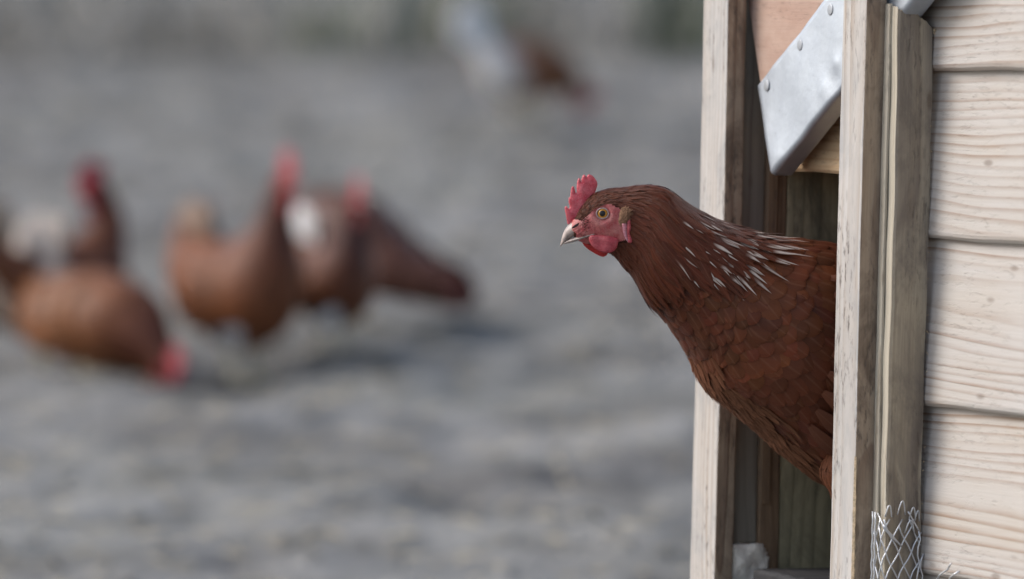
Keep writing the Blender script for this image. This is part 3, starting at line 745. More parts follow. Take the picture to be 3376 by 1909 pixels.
comb_px = crop([(285, 800), (268, 690), (250, 610), (252, 572), (275, 565), (296, 598), (312, 592), (318, 560), (303, 520), (302, 455), (325, 440), (331, 360), (345, 305), (362, 298), (378, 320), (396, 385), (411, 380), (410, 300), (418, 230), (434, 190), (452, 195), (468, 240), (474, 205), (488, 160), (505, 143), (528, 158), (545, 180), (556, 150), (575, 139), (615, 155), (655, 195), (682, 240), (686, 290), (660, 370), (632, 450), (580, 540), (520, 640), (450, 730), (390, 800), (330, 830)])
flat_from_px(comb_px, YHEAD, .0040, .0011, 'comb', M['comb'], tilt=.06, edge=.5, wav=.00025, label='upright red comb with five points')
w1 = crop([(570, 985), (590, 955), (640, 945), (720, 950), (820, 955), (920, 975), (962, 995), (968, 1040), (950, 1110), (915, 1160), (860, 1188), (790, 1190), (720, 1170), (650, 1130), (600, 1080), (572, 1030)])
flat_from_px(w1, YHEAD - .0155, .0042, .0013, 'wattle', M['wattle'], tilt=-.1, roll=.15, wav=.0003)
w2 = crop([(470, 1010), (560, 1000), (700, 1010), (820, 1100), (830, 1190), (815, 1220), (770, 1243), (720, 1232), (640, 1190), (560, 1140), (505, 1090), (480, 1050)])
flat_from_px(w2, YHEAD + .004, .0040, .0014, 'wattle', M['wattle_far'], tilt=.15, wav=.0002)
# ear tuft and lobes
for side in (1, -1):
    p, n = side_point(2056, 712, side)
    V = []; F = []
    for i in range(900):
        a = random.random() * 6.283; r = math.sqrt(random.random())
        r *= 1 + .25 * math.sin(3 * a + 1); q = p + EX * (r * math.cos(a) * 19 * S + 8 * S * r * math.sin(a)) + EY * (r * math.sin(a) * 27 * S - 4 * S) + n * (.0010 + .0014 * (1 - r * r))
        d = EX * random.uniform(.4, 1.0) + EY * random.uniform(-.2, .9) + n * random.uniform(.05, .3); d /= np.linalg.norm(d); L = random.uniform(.0024, .0048)
        sdir = np.cross(d, n); sdir /= np.linalg.norm(sdir); b0 = len(V)
        V += [q - sdir * .0004 - FP, q + sdir * .0004 - FP, q + d * L * .6 + sdir * .0003 + n * .0004 - FP, q + d * L - FP]; F += [(b0, b0 + 1, b0 + 2), (b0, b0 + 2, b0 + 3)]
    mesh('ear_tuft', V, F, M['tuft'], hen, kind='stuff', label='tan bristles over the ear')
p, n = side_point(2070, 760, 1)
lobe = crop([(1010, 800), (1040, 785), (1070, 790), (1085, 830), (1080, 880), (1085, 940), (1100, 1000), (1090, 1045), (1062, 1010), (1040, 950), (1025, 890)])
fold = crop([(1085, 770), (1105, 735), (1125, 740), (1130, 800), (1136, 860), (1120, 900), (1122, 940), (1150, 1000), (1152, 1040), (1125, 1062), (1092, 1050), (1090, 980), (1078, 900), (1082, 840)])
for side in (1, -1):
    p, n = side_point(2070, 760, side)
    flat_from_px(lobe, float(p[1]) - side * .0010, .0040, .0010, 'ear_lobe', M['lobe'], tilt=.25 * side, wav=.0003, label='pale pink inner fold of the ear lobe')
    flat_from_px(fold, float(p[1]) - side * .0016, .0044, .0010, 'ear_lobe', M['wattle'], tilt=.25 * side, wav=.0003, label='red outer fold of the ear lobe')
# eyes and lids
for side in (1, -1):
    p, n = side_point(1987, 704, side)
    if side > 0: n = np.array([-.10, -.985, .08]); n /= np.linalg.norm(n)
    bm = bmesh.new(); bmesh.ops.create_uvsphere(bm, u_segments=32, v_segments=20, radius=.0060)
    o = from_bm('eye', bm, M['eye'], hen, smooth=True, label='amber eye with black pupil')
    q = Vector(n).to_track_quat('Z', 'Y'); c = p - n * .0036
    o.matrix_basis = Matrix.Translation(Vector(c - FP)) @ q.to_matrix().to_4x4()
    bm = bmesh.new(); V = []; F = []; m_ = 40; k_ = 10
    e1 = np.array(q @ Vector((1, 0, 0))); e2 = np.array(q @ Vector((0, 1, 0)))
    for i in range(m_):
        a = 2 * math.pi * i / m_
        d = e1 * math.cos(a) + e2 * math.sin(a); rx = .0052 + .0004 * math.cos(2 * a)
        for j in range(k_):
            b = 2 * math.pi * j / k_; V.append(p + n * .0006 + d * (rx + .00075 * math.cos(b)) + n * .0008 * math.sin(b) - FP)
    for i in range(m_):
        for j in range(k_): F.append((i * k_ + j, ((i + 1) % m_) * k_ + j, ((i + 1) % m_) * k_ + (j + 1) % k_, i * k_ + (j + 1) % k_))
    bm.free(); mesh('eyelid', V, F, M['lid'], hen)
# beak: two horny halves
def beak(name, prof, **kw):
    V = []; F = []; k = 20
    for (tx, ty, bx, by, hw) in prof:
        T_, B_ = at(tx, ty, YHEAD), at(bx, by, YHEAD); c = (T_ + B_) / 2; U_ = (T_ - B_) / 2
        for j in range(k):
            a = 2 * math.pi * j / k; ca, sa = math.cos(a), math.sin(a)
            V.append(c + U_ * ca + np.array([0, -1, 0]) * hw * .001 * sa * (1 - .25 * ca) - FP)
    for i in range(len(prof) - 1):
        for j in range(k): F.append((i * k + j, i * k + (j + 1) % k, (i + 1) * k + (j + 1) % k, (i + 1) * k + j))
    F.append(tuple(range(k))[::-1]); F.append(tuple((len(prof) - 1) * k + j for j in range(k)))
    return mesh(name, V, F, M['horn'], hen, **kw)
def bz(a, b, c, d, n):
    t = np.linspace(0, 1, n)[:, None]; a, b, c, d = map(np.array, (a, b, c, d)); return (1 - t) ** 3 * a + 3 * t * (1 - t) ** 2 * b + 3 * t * t * (1 - t) * c + t ** 3 * d
up_t = bz((1906, 722), (1874, 730), (1853, 758), (1847, 813), 18); up_b = bz((1928, 772), (1902, 770), (1872, 784), (1849, 813), 18)
beak('upper_beak', [(*a, *b, w_) for a, b, w_ in zip(up_t, up_b, np.array([12.0, 11.0, 10.2, 9.5, 8.8, 8.1, 7.4, 6.8, 6.2, 5.6, 5.0, 4.4, 3.8, 3.2, 2.6, 2.0, 1.3, .4]))], label='pale curved upper beak')
lo_t = bz((1962, 763), (1915, 770), (1880, 782), (1858, 798), 14); lo_b = bz((1956, 778), (1915, 790), (1884, 802), (1858, 805), 14)
beak('lower_beak', [(*a, *b, w_) for a, b, w_ in zip(lo_t, lo_b, np.linspace(14.2, 1.9, 14))], label='pale lower beak and corner of the mouth')
for side in (1, -1):
    q = at(1899, 744, YHEAD - side * .0108); V = []; F = []
    for i in range(14):
        a = 2 * math.pi * i / 14
        V.append(q + np.array([math.cos(a) * .0040 + math.sin(a) * .0010, -.0006 * side, math.sin(a) * .0019 + math.cos(a) * .0020]) - FP)
    V.append(q + np.array([0, -.0010 * side, 0]) - FP)
    F = [(i, (i + 1) % 14, 14) for i in range(14)]
    mesh('nostril', V, F, M['nostril'], hen)
V = []; F = []
for i in range(170):
    px_, py_ = random.uniform(1912, 1985), random.uniform(690, 800)
    if random.random() < .55: px_, py_ = 1922 + random.gauss(0, 9), 722 + random.gauss(0, 13)
    if math.hypot(px_ - 1988, py_ - 704) < 27: continue
    p, n = side_point(px_, py_, 1); d = np.array([.8, 0, random.uniform(-.5, .5)]) + n * .35; d /= np.linalg.norm(d); L_ = random.uniform(.0018, .0036)
    tube([p + n * .0008 - FP, p + n * .0008 + d * L_ - FP], [.00022, .00006], 4, V, F)
mesh('bristles', V, F, M['down'], hen, kind='stuff')
# ---- plumage
def arr(lst): return np.array(lst, float)
def scatter(nu_rows, u0, u1, spacing, jitter=.35, L=hl):
    """staggered rows over the loft with a roughly even spacing (metres); spacing(u) callable"""
    us, vs__ = [], []; u = u0; r = 0
    while u < u1:
        d = spacing(u); q = np.array([u]); 
        ring = L.samp(L.G, np.full(160, u), np.linspace(0, 1, 160, endpoint=False)); per = np.linalg.norm(np.diff(np.vstack([ring, ring[:1]]), axis=0), axis=1)
        cum = np.concatenate([[0], np.cumsum(per)]); n = max(5, int(cum[-1] / d))
        pos = ((np.arange(n) + .5 * (r % 2)) / n * cum[-1] + (rng.random(n) - .5) * d * jitter) % cum[-1]
        vs__ += list(np.interp(pos, cum, np.linspace(0, 1, 161))); 
        Cu = L.samp(L.G, np.array([u, min(u + .01, 1)]), np.array([.25, .25])); Ct = L.samp(L.G, np.array([u, min(u + .01, 1)]), np.array([.75, .75]))
        sp_ = (np.linalg.norm(Cu[1] - Cu[0]) + np.linalg.norm(Ct[1] - Ct[0])) / 2 / .01
        us += list(u + (rng.random(n) - .5) * d * jitter / sp_); u += d * .78 / sp_; r += 1
    return np.clip(np.array(us), 0, .999), np.array(vs__) % 1
def hen_feathers():
    NST = len(ST) - 1
    ub = lambda st: st / NST
    def direction(L, u, v, grav=.25, jit=.12):
        D = L.samp(L.Pu, u, v); D /= np.linalg.norm(D, axis=1)[:, None] + 1e-12
        return D + np.array([0, 0, -1.0]) * grav + rng.normal(0, jit, D.shape)
    red = np.array([.100, .0290, .0125]); mah = np.array([.078, .0180, .0062]); tan = np.array([.16, .07, .038])
    sets = {}
    # cape line: hackle reaches down to here on the flank (v at the near side, mirrored)
    vm = lambda v: np.where(v > .5, 1 - v, v)          # 0 top .. .5 bottom
    # 1. breast, shoulders, belly: rounded feathers
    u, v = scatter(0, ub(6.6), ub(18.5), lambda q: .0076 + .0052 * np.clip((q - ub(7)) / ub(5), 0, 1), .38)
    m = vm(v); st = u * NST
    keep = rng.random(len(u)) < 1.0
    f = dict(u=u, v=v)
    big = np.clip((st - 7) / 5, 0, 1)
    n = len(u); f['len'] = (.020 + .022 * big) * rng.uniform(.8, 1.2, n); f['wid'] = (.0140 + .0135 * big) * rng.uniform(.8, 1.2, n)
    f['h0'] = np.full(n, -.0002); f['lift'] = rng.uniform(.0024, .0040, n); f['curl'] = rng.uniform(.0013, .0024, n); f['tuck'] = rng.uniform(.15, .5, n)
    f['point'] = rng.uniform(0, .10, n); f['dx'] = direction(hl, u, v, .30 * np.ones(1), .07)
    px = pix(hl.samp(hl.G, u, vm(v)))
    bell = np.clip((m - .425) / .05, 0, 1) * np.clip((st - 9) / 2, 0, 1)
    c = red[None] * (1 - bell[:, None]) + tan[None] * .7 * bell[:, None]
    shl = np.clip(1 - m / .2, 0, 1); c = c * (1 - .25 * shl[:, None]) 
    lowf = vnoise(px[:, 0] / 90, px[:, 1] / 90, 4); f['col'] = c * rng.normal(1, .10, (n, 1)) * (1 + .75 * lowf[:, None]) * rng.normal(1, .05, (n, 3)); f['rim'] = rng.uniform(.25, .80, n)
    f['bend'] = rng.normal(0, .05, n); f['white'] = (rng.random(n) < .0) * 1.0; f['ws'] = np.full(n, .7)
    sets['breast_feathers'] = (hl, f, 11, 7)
    # 2. hackle: long narrow pointed feathers
    u, v = scatter(0, ub(4.3), ub(9.3), lambda q: .0036 + .0022 * np.clip((q - ub(4.5)) / ub(4), 0, 1), .7)
    m = vm(v); st = u * NST
    lim = ub(9.25) - np.clip((m - .14) / .26, 0, 1) ** 1.1 * ub(2.35)
    k = (u < lim + rng.normal(0, ub(.12), len(u))) & ~inpoly(near_px(u, v), FACE); u, v, m, st = u[k], v[k], m[k], st[k]; n = len(u)
    g = np.clip((st - 4.3) / 3.6, 0, 1)
    f = dict(u=u, v=v, len=(.010 + .034 * g * (1 - .45 * np.clip((m - .25) / .25, 0, 1))) * rng.uniform(.8, 1.2, n), wid=(.0026 + .0052 * g) * rng.uniform(.8, 1.2, n))
    f['h0'] = .0008 + .0028 * g * rng.uniform(.6, 1.3, n); f['lift'] = rng.uniform(.0006, .0022, n); f['curl'] = rng.uniform(.0002, .0007, n)
    f['point'] = rng.uniform(.75, 1, n); f['dx'] = direction(hl, u, v, .22, .07); f['bend'] = rng.normal(0, .05, n)
    f['col'] = mah[None] * rng.normal(1.05, .13, (n, 1)) * rng.normal(1, .04, (n, 3)); f['rim'] = rng.uniform(-.1, .5, n)
    f['white'] = np.zeros(n); f['ws'] = np.full(n, .6)
    sets['hackle_feathers'] = (hl, f, 7, 5)
    # 3. white-edged hackle feathers over the cape
    u = []; v = []
    PP = []
    while len(u) < 125:
        a, b = rng.uniform(ub(6.7), ub(11)), rng.uniform(.01, .27)
        p = pix(hl.samp(hl.G, np.array([a]), np.array([b])))[0]
        wgt = np.clip((p[0] - 2190) / 160, 0, 1)
        if inpoly(p, [(2190, 640), (2300, 680), (2500, 765), (2560, 785), (2560, 800), (2520, 830), (2450, 890), (2380, 905), (2240, 890), (2180, 780)]) and rng.random() < wgt and all(abs(p[0] - q[0]) / 17 + abs(p[1] - q[1]) / 11 > 1 for q in PP): PP.append(p); u.append(a); v.append(b if rng.random() < .72 else 1 - b)
    u = arr(u); v = arr(v); n = len(u); g = np.clip((u * NST - 6.2) / 3, 0, 1)
    f = dict(u=u, v=v, len=(.020 + .014 * g) * rng.uniform(.7, 1.3, n), wid=(.0018 + .0026 * g) * rng.uniform(.6, 1.35, n))
    f['h0'] = .0031 + .0014 * rng.random(n); f['lift'] = rng.uniform(.0008, .002, n); f['curl'] = rng.uniform(.0002, .0006, n)
    f['point'] = rng.uniform(.85, 1, n); f['dx'] = direction(hl, u, v, .22, .06); f['bend'] = rng.normal(0, .04, n)
    f['col'] = mah[None] * rng.normal(1.05, .15, (n, 1)) * np.ones((n, 3)); f['rim'] = rng.uniform(0, .3, n)
    f['white'] = np.ones(n) * rng.uniform(.5, 1, n); f['ws'] = rng.uniform(.3, .6, n)
    sets['white_hackle_feathers'] = (hl, f, 9, 5)
    # 4. short feathers of the head and upper neck
    u, v = scatter(0, ub(1.6), ub(5.2), lambda q: .00155, .9)
    p = near_px(u, v); k = ~inpoly(p, FACE) & ~((p[:, 0] < 1935) & (p[:, 1] < 690) & False); u, v = u[k], v[k]; n = len(u); g = np.clip((u * NST - 2) / 3, 0, 1)
    f = dict(u=u, v=v, len=(.0035 + .0060 * g) * rng.uniform(.8, 1.3, n), wid=(.0011 + .0011 * g) * rng.uniform(.8, 1.2, n))
    f['h0'] = .0002 + .0009 * rng.random(n); f['lift'] = rng.uniform(.0004, .0013, n); f['curl'] = rng.uniform(.0001, .0003, n)
    f['point'] = rng.uniform(.6, 1, n); f['dx'] = direction(hl, u, v, .05, .14); f['bend'] = rng.normal(0, .06, n)
    f['col'] = (mah * 1.0)[None] * rng.normal(1.1, .22, (n, 1)) * rng.normal(1, .06, (n, 3)); f['rim'] = rng.uniform(-.1, .5, n)
    f['white'] = np.zeros(n); f['ws'] = np.full(n, .6)
    sets['head_feathers'] = (hl, f, 4, 3)
    # 5. loose fluff along the keel
    n = 3400; u = rng.uniform(ub(10.0), ub(18), n); v = .5 + rng.normal(0, .034, n)
    f = dict(u=u, v=v, len=rng.uniform(.016, .030, n), wid=rng.uniform(.004, .0075, n), h0=rng.uniform(.0006, .003, n), lift=rng.uniform(.0003, .0030, n), curl=rng.uniform(.0002, .001, n),
             point=rng.uniform(.3, .8, n), dx=direction(hl, u, v, .05, .08), bend=rng.normal(0, .06, n), rim=rng.uniform(-.1, .4, n), white=np.zeros(n), ws=np.full(n, .6))
    cc = np.clip((u * NST - 9) / 2, 0, 1)[:, None]; f['col'] = (red[None] * 1.2 * (1 - cc) + tan[None] * cc) * rng.normal(1, .10, (n, 1)) * np.ones((n, 3))
    sets['keel_fluff'] = (hl, f, 6, 5)
    for nm, L_ in (('thigh_feathers', th_n), ('thigh_feathers', th_f)):
        n = 2400; u = rng.uniform(.05, .98, n); v = rng.random(n)
        f = dict(u=u, v=v, len=rng.uniform(.018, .034, n), wid=rng.uniform(.0045, .008, n), h0=rng.uniform(.0, .0030, n), lift=rng.uniform(.0004, .002, n), curl=rng.uniform(.0004, .001, n),
                 point=rng.uniform(.2, .6, n), dx=direction(L_, u, v, .1, .06), bend=rng.normal(0, .05, n), rim=rng.uniform(-.1, .2, n), white=np.zeros(n), ws=np.full(n, .6))
        f['col'] = np.array([.13, .045, .021])[None] * rng.normal(1, .10, (n, 1)) * np.ones((n, 3))
        sets[nm + ('' if L_ is th_n else '_')] = (L_, f, 6, 5)
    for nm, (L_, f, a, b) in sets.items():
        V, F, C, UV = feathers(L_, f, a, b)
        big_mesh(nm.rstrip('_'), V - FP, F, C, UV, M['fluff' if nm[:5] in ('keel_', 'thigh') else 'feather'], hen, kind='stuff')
hen_feathers()
# wings, tail and legs (mostly hidden behind the post)
def blade(p, d, nrm, L, W, V, F, C, UV, colr, ns=7):
    d = d / np.linalg.norm(d); s = np.cross(d, nrm); s /= np.linalg.norm(s); n = np.cross(s, d); b0 = len(V)
    for i in range(ns):
        f = i / (ns - 1); w_ = W / 2 * (.35 + .65 * math.sin(min(1, f / .5) * math.pi / 2)) * (1 if f < .7 else math.sqrt(max(.02, 1 - ((f - .7) / .3) ** 2)))
        for x in (-1, 0, 1):
            V.append(p + d * L * f + s * w_ * x + n * (.004 * math.sin(f * 3) - .0015 * abs(x))); C.append(colr); UV.append(((x + 1) / 2, f))
    for i in range(ns - 1):
        for j in range(2): q = b0 + i * 3 + j; F.append((q, q + 1, q + 4, q + 3))
def hen_back():
    for side in (.25, .75):
        V, F, C, UV = [], [], [], []
        for r_ in range(5):
            for i in range(9):
                u = .62 + .045 * r_ + .006 * i; v = side + (1 if side < .5 else -1) * (-.12 + .03 * i)
                q = (np.array([u]), np.array([v])); p = hl.samp(hl.G, *q)[0]; n = hl.samp(hl.N, *q)[0]; d = hl.samp(hl.Pu, *q)[0]
                blade(p + n * (.006 + .001 * r_), d / np.linalg.norm(d) + n * .05, n, .05 + .012 * r_, .017, V, F, C, UV, np.array([.15, .05, .024]) * random.uniform(.8, 1.2))
        big_mesh('wing', np.array(V) - FP, np.array(F), np.array(C), np.array(UV), M['feather'], hen)
    V, F, C, UV = [], [], [], []
    base = at(3350, 930, hen_Y(3350)); back = np.array([.91, .41, 0])
    for i in range(14):
        a = (i / 13 - .5) * 1.5; up_ = .55 + .25 * math.cos(a)
        blade(base, back * math.cos(a) + TAX * math.sin(a) * .5 + np.array([0, 0, up_]), np.array([-.4, -.2, .8]) + TAX * a, random.uniform(.11, .14), .03, V, F, C, UV, np.array([.30, .22, .17]) if i % 3 else np.array([.5, .45, .42]))
    big_mesh('tail', np.array(V) - FP, np.array(F), np.array(C), np.array(UV), M['feather'], hen)
    for side in (1, -1):
        c = thc[-1] if side > 0 else thc2[-1]
        foot = c + np.array([.91, .41, 0]) * .055; foot[2] = cw(HT, -.14, -.281)[2] + .006; hock = c + np.array([.02, .009, -.01]); 
        V, F = tube([c, hock, (hock + foot) / 2 , foot], [.007, .006, .0048, .006], 10)
        for (a, L_) in ((-.5, .05), (0, .06), (.5, .05), (math.pi, .02)):
            d = np.array([-.91, -.41, 0]) * math.cos(a) + TAX * math.sin(a)
            tube([foot, foot + d * L_ * .5 + np.array([0, 0, .002]), foot + d * L_], [.0055, .0045, .002], 8, V, F)
        mesh('leg', [v - FP for v in V], F, M['leg'], hen)
hen_back()

# ------------------------------------------------------------------ the flock on the run behind
def plum_mat():
    s = NT('plumage'); a = s.n('ShaderNodeAttribute', attribute_name='tint'); nz = s.noise(s.obj(), 90, 4, .6)
    c = s.mix(s.math('MULTIPLY', nz, .35), a.outputs['Color'], (.03, .015, .01)); s.bump(nz, .002)
    return s.out(c, .65, .25)
M['plumage'] = plum_mat()
UPRIGHT = [((.186, .383), (.184, .374), .005), ((.174, .402), (.174, .363), .013), ((.148, .411), (.152, .354), .018), ((.122, .398), (.142, .328), .021), ((.100, .358), (.142, .285), .029), ((.068, .315), (.146, .225), .046), ((.028, .285), (.124, .140), .072)]
PECK = [((.268, .040), (.258, .034), .005), ((.266, .066), (.240, .044), .013), ((.250, .098), (.214, .068), .018), ((.226, .138), (.184, .096), .022), ((.190, .182), (.146, .116), .034), ((.140, .222), (.106, .112), .052), ((.080, .250), (.072, .090), .075)]
LOW = [((.246, .196), (.243, .186), .005), ((.234, .216), (.226, .176), .013), ((.208, .232), (.198, .170), .019), ((.178, .240), (.172, .160), .026), ((.142, .250), (.142, .146), .038), ((.102, .262), (.110, .130), .054), ((.052, .268), (.080, .114), .069)]
PECK_NEAR = [((.196, .030), (.186, .022), .005), ((.202, .058), (.174, .034), .013), ((.200, .094), (.162, .060), .018), ((.190, .136), (.146, .088), .024), ((.166, .182), (.124, .100), .038), ((.126, .222), (.094, .096), .056), ((.074, .250), (.066, .086), .076)]
REAR = [((-.03, .270), (.068, .090), .086), ((-.09, .266), (.0, .068), .090), ((-.14, .270), (-.07, .078), .080), ((-.175, .285), (-.14, .120), .058), ((-.195, .298), (-.185, .210), .028), ((-.202, .290), (-.204, .250), .009)]
def flock_hen(px, py, yaw, front, label, turn=0, crouch=0, scale=1.0, tailsize=1.0, tailcol=(.55, .50, .46), pale=.5, pale_n=3.2, coat=(.17, .062, .028), neck=(.10, .030, .016), wing=5, droop=0, white=(), creamcol=(.46, .38, .32)):
    lo_, hi_ = 1.0, 40.0                                  # stand where the photo's feet meet the ground
    for _ in range(50):
        mid = (lo_ + hi_) / 2; p = at(px, py, mid)
        if p[2] > .0643 * mid: lo_ = mid
        else: hi_ = mid
    p = at(px, py, mid); p[2] = gz(p[0], p[1]) + .004
    root = empty('hen', label, 'hen', Matrix.Translation(Vector(p)) @ Matrix.Rotation(yaw, 4, 'Z') @ Matrix.Scale(scale, 4), 'brown hens')
    st = front + REAR; nst = len(st) - 1
    T = np.array([(a[0], 0, a[1]) for a, b, w_ in st]); B = np.array([(b[0], 0, b[1]) for a, b, w_ in st])
    T[:, 2] -= crouch * np.clip((T[:, 2]) / .15, 0, 1); B[:, 2] -= crouch * np.clip((B[:, 2] - .03) / .08, 0, 1)
    if droop:
        for A in (T, B): A[:, 2] -= droop * np.clip((-A[:, 0] + .02) / .22, 0, 1) ** 1.2 * np.clip(A[:, 2] / .2, .3, 1)
    if turn:
        for i, f in enumerate((1, 1, 1, .85, .4)):
            c, s_ = math.cos(turn * f), math.sin(turn * f)
            for A in (T, B):
                x, y = A[i, 0] - .118, A[i, 1]; A[i, 0] = .118 + c * x - s_ * y; A[i, 1] = s_ * x + c * y
    L = Loft(T, B, [w_ for *_, w_ in st], 80, 40)
    V, F = L.VF(); u = np.repeat(np.linspace(0, nst, 80), 40)
    coat, neck = np.array(coat), np.array(neck); cream = np.array(creamcol)
    k1 = np.clip((u - 4) / 2.5, 0, 1)[:, None]; C = neck * (1 - k1) + coat * k1
    k2 = (np.clip((u - (nst - pale_n)) / 1.5, 0, 1) * pale)[:, None]; C = C * (1 - k2) + cream * k2
    k3 = np.clip((2.2 - u) / .5, 0, 1)[:, None]; C = C * (1 - k3) + np.array([.42, .05, .06]) * k3
    mesh('body', V, F, M['plumage'], root, colors=C)
    # feather coat
    fu, fv = scatter(0, 3.0 / nst, .97, lambda q: .011 + .008 * min(1, max(0, (q * nst - 4) / 3)), .4, L); n = len(fu); q = fu * nst
    if turn: k_ = fu * nst > 5.6; fu, fv = fu[k_], fv[k_]; n = len(fu); q = fu * nst
    D = L.samp(L.Pu, fu, fv); D /= np.linalg.norm(D, axis=1)[:, None]
    kk = np.clip((q - 4) / 2.5, 0, 1)[:, None]; cc = neck * (1 - kk) + coat * kk; kp = (np.clip((q - (nst - pale_n)) / 1.5, 0, 1) * pale)[:, None]; cc = cc * (1 - kp) + cream * kp
    f = dict(u=fu, v=fv, len=.026 + .014 * kk[:, 0], wid=.009 + .011 * kk[:, 0], h0=np.full(n, -.0005), lift=rng.uniform(.002, .005, n), curl=np.full(n, .001), point=.9 - .8 * kk[:, 0],
             dx=D + np.array([0, 0, -.2]) + rng.normal(0, .1, D.shape), col=cc * rng.normal(1, .14, (n, 1)), rim=rng.uniform(-.1, .3, n))
    V, F, C, UV = feathers(L, f, 5, 3); big_mesh('feathers', V, F, C, UV, M['feather'], root, kind='stuff')
    # head gear
    hc = (T[2] + B[2]) / 2; hd = (T[0] + B[0]) / 2 - hc; hd /= np.linalg.norm(hd); hu = T[2] - B[2]; hu -= hd * (hu @ hd); hu /= np.linalg.norm(hu); hn = np.cross(hd, hu)
    comb = [(-.018, -.004), (-.026, .014), (-.022, .028), (-.012, .022), (-.008, .036), (.000, .026), (.006, .036), (.011, .023), (.019, .028), (.020, .014), (.030, .012), (.028, -.004), (.034, -.018), (.01, -.012)]
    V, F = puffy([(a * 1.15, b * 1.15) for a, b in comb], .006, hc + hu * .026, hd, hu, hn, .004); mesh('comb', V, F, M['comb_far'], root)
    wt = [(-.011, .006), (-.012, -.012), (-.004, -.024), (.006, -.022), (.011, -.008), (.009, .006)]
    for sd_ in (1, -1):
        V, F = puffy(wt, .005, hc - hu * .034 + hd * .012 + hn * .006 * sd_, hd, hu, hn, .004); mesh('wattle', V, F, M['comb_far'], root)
        bm = bmesh.new(); bmesh.ops.create_icosphere(bm, subdivisions=2, radius=.0052, matrix=Matrix.Translation(Vector(hc + hd * .010 + hu * .010 + hn * .0145 * sd_)))
        from_bm('eye', bm, M['nostril'], root, smooth=True)
    b0 = (T[0] + B[0]) / 2
    V, F = tube([b0 - hd * .016, b0, b0 + hd * .012 - hu * .003, b0 + hd * .02 - hu * .010], [.010, .0075, .005, .0006], 10); mesh('beak', V, F, M['horn'], root)
    # wings
    for sd_ in (.25, .75):
        V, F, C, UV = [], [], [], []
        for r_ in range(wing):
            for i in range(7):
                uu = (6.6 + .75 * r_ + .1 * i) / nst; vv = sd_ + (1 if sd_ < .5 else -1) * (-.13 + .035 * i); a = (np.array([uu]), np.array([vv]))
                pp = L.samp(L.G, *a)[0]; nn = L.samp(L.N, *a)[0]; d = L.samp(L.Pu, *a)[0]
                blade(pp + nn * (.006 + .001 * r_), d / np.linalg.norm(d) + nn * .06, nn, .05 + .011 * r_, .02, V, F, C, UV, np.array(coat) * random.uniform(.75, 1.3))
        big_mesh('wing', np.array(V), np.array(F), np.array(C), np.array(UV), M['feather'], root)
    # tail fan
    V, F, C, UV = [], [], [], []; base = (T[-2] + B[-2]) / 2 + np.array([.02, 0, .0])
    for sd_ in (1, -1):
        for i in range(8):
            a = R(22 + 8.5 * i); d = np.array([-math.cos(a), sd_ * (.30 - .03 * i), math.sin(a) - droop * 5])
            blade(base + np.array([.03 * i / 8, sd_ * .006, 0]), d, np.array([.25, sd_ * 1.0, .35]), (.085 + .045 * math.sin(i / 7 * 2.4)) * tailsize, .034 * tailsize, V, F, C, UV, np.array(tailcol) * random.uniform(.88, 1.08))
    big_mesh('tail', np.array(V), np.array(F), np.array(C), np.array(UV), M['feather'], root)
    if white:
        for (uu, vv, Lw) in white:
            V, F, C, UV = [], [], [], []
            a = (np.array([uu / nst]), np.array([vv])); pp = L.samp(L.G, *a)[0]; nn = L.samp(L.N, *a)[0]; d = L.samp(L.Pu, *a)[0]; d = d / np.linalg.norm(d)
            for i in range(5): blade(pp + nn * .012 + d * .003 * i, d + nn * .10 + rng.normal(0, .22, 3), nn, Lw, Lw * .6, V, F, C, UV, np.array([.82, .81, .81]))
            big_mesh('white_feathers', np.array(V), np.array(F), np.array(C), np.array(UV), M['feather'], root, label='tuft of white feathers')
    for sd_ in (1, -1):
        x = .005 - .03 * (sd_ > 0); hip = np.array([x, .035 * sd_, .135 - crouch]); hock = np.array([x - .022, .036 * sd_, max(.05, .085 - crouch * .6)]); ft = np.array([x + .004, .036 * sd_, .006])
        V, F = tube([hip + np.array([.02, 0, .02]), hip * .5 + hock * .5, hock, hock * .5 + ft * .5, ft], [.032, .022, .011, .0085, .010], 10)
        for (a, L_) in ((-.55, .055), (0, .065), (.55, .055), (math.pi, .025)):
            d = np.array([math.cos(a), math.sin(a), 0]); tube([ft, ft + d * L_ * .5 + np.array([0, 0, .003]), ft + d * L_], [.007, .006, .0025], 8, V, F)
        mesh('leg', V, F, M['leg'], root)
    return root
flock_hen(215, 1192, R(45), UPRIGHT, 'blurred brown hen at far left with raised head turned back, behind a pecking hen', turn=R(150), scale=.91, crouch=.02, pale=.9, tailcol=(.42, .33, .25))
flock_hen(350, 1240, R(-52), PECK_NEAR, 'blurred brown hen pecking at the ground at far left, with pale rump', scale=1.0, crouch=.06, pale=1.0, pale_n=4.6, wing=4, tailcol=(.62, .55, .50), coat=(.20, .075, .028), creamcol=(.62, .54, .49))
flock_hen(815, 1226, R(-58), UPRIGHT, 'blurred brown hen in the middle of the flock holding its red comb highest', scale=.94, tailsize=.8, tailcol=(.30, .21, .16), white=((11.6, .0, .10), (10.6, .72, .08), (6.8, .60, .055)), pale=.1, coat=(.19, .066, .026))
flock_hen(1108, 1200, R(-68), UPRIGHT, 'blurred brown hen with dark head, just right of the highest-combed hen', scale=.74, crouch=.02, neck=(.07, .022, .018), tailcol=(.70, .69, .69), white=((6.3, .57, .06), (7.4, .70, .055)), pale=.2)
flock_hen(1165, 1100, R(152), PECK_NEAR, 'blurred dark brown hen half hidden, its drooping tail ending the flock at right', scale=1.0, droop=.19, coat=(.10, .040, .026), pale=0.0, tailcol=(.13, .035, .035), tailsize=.8)
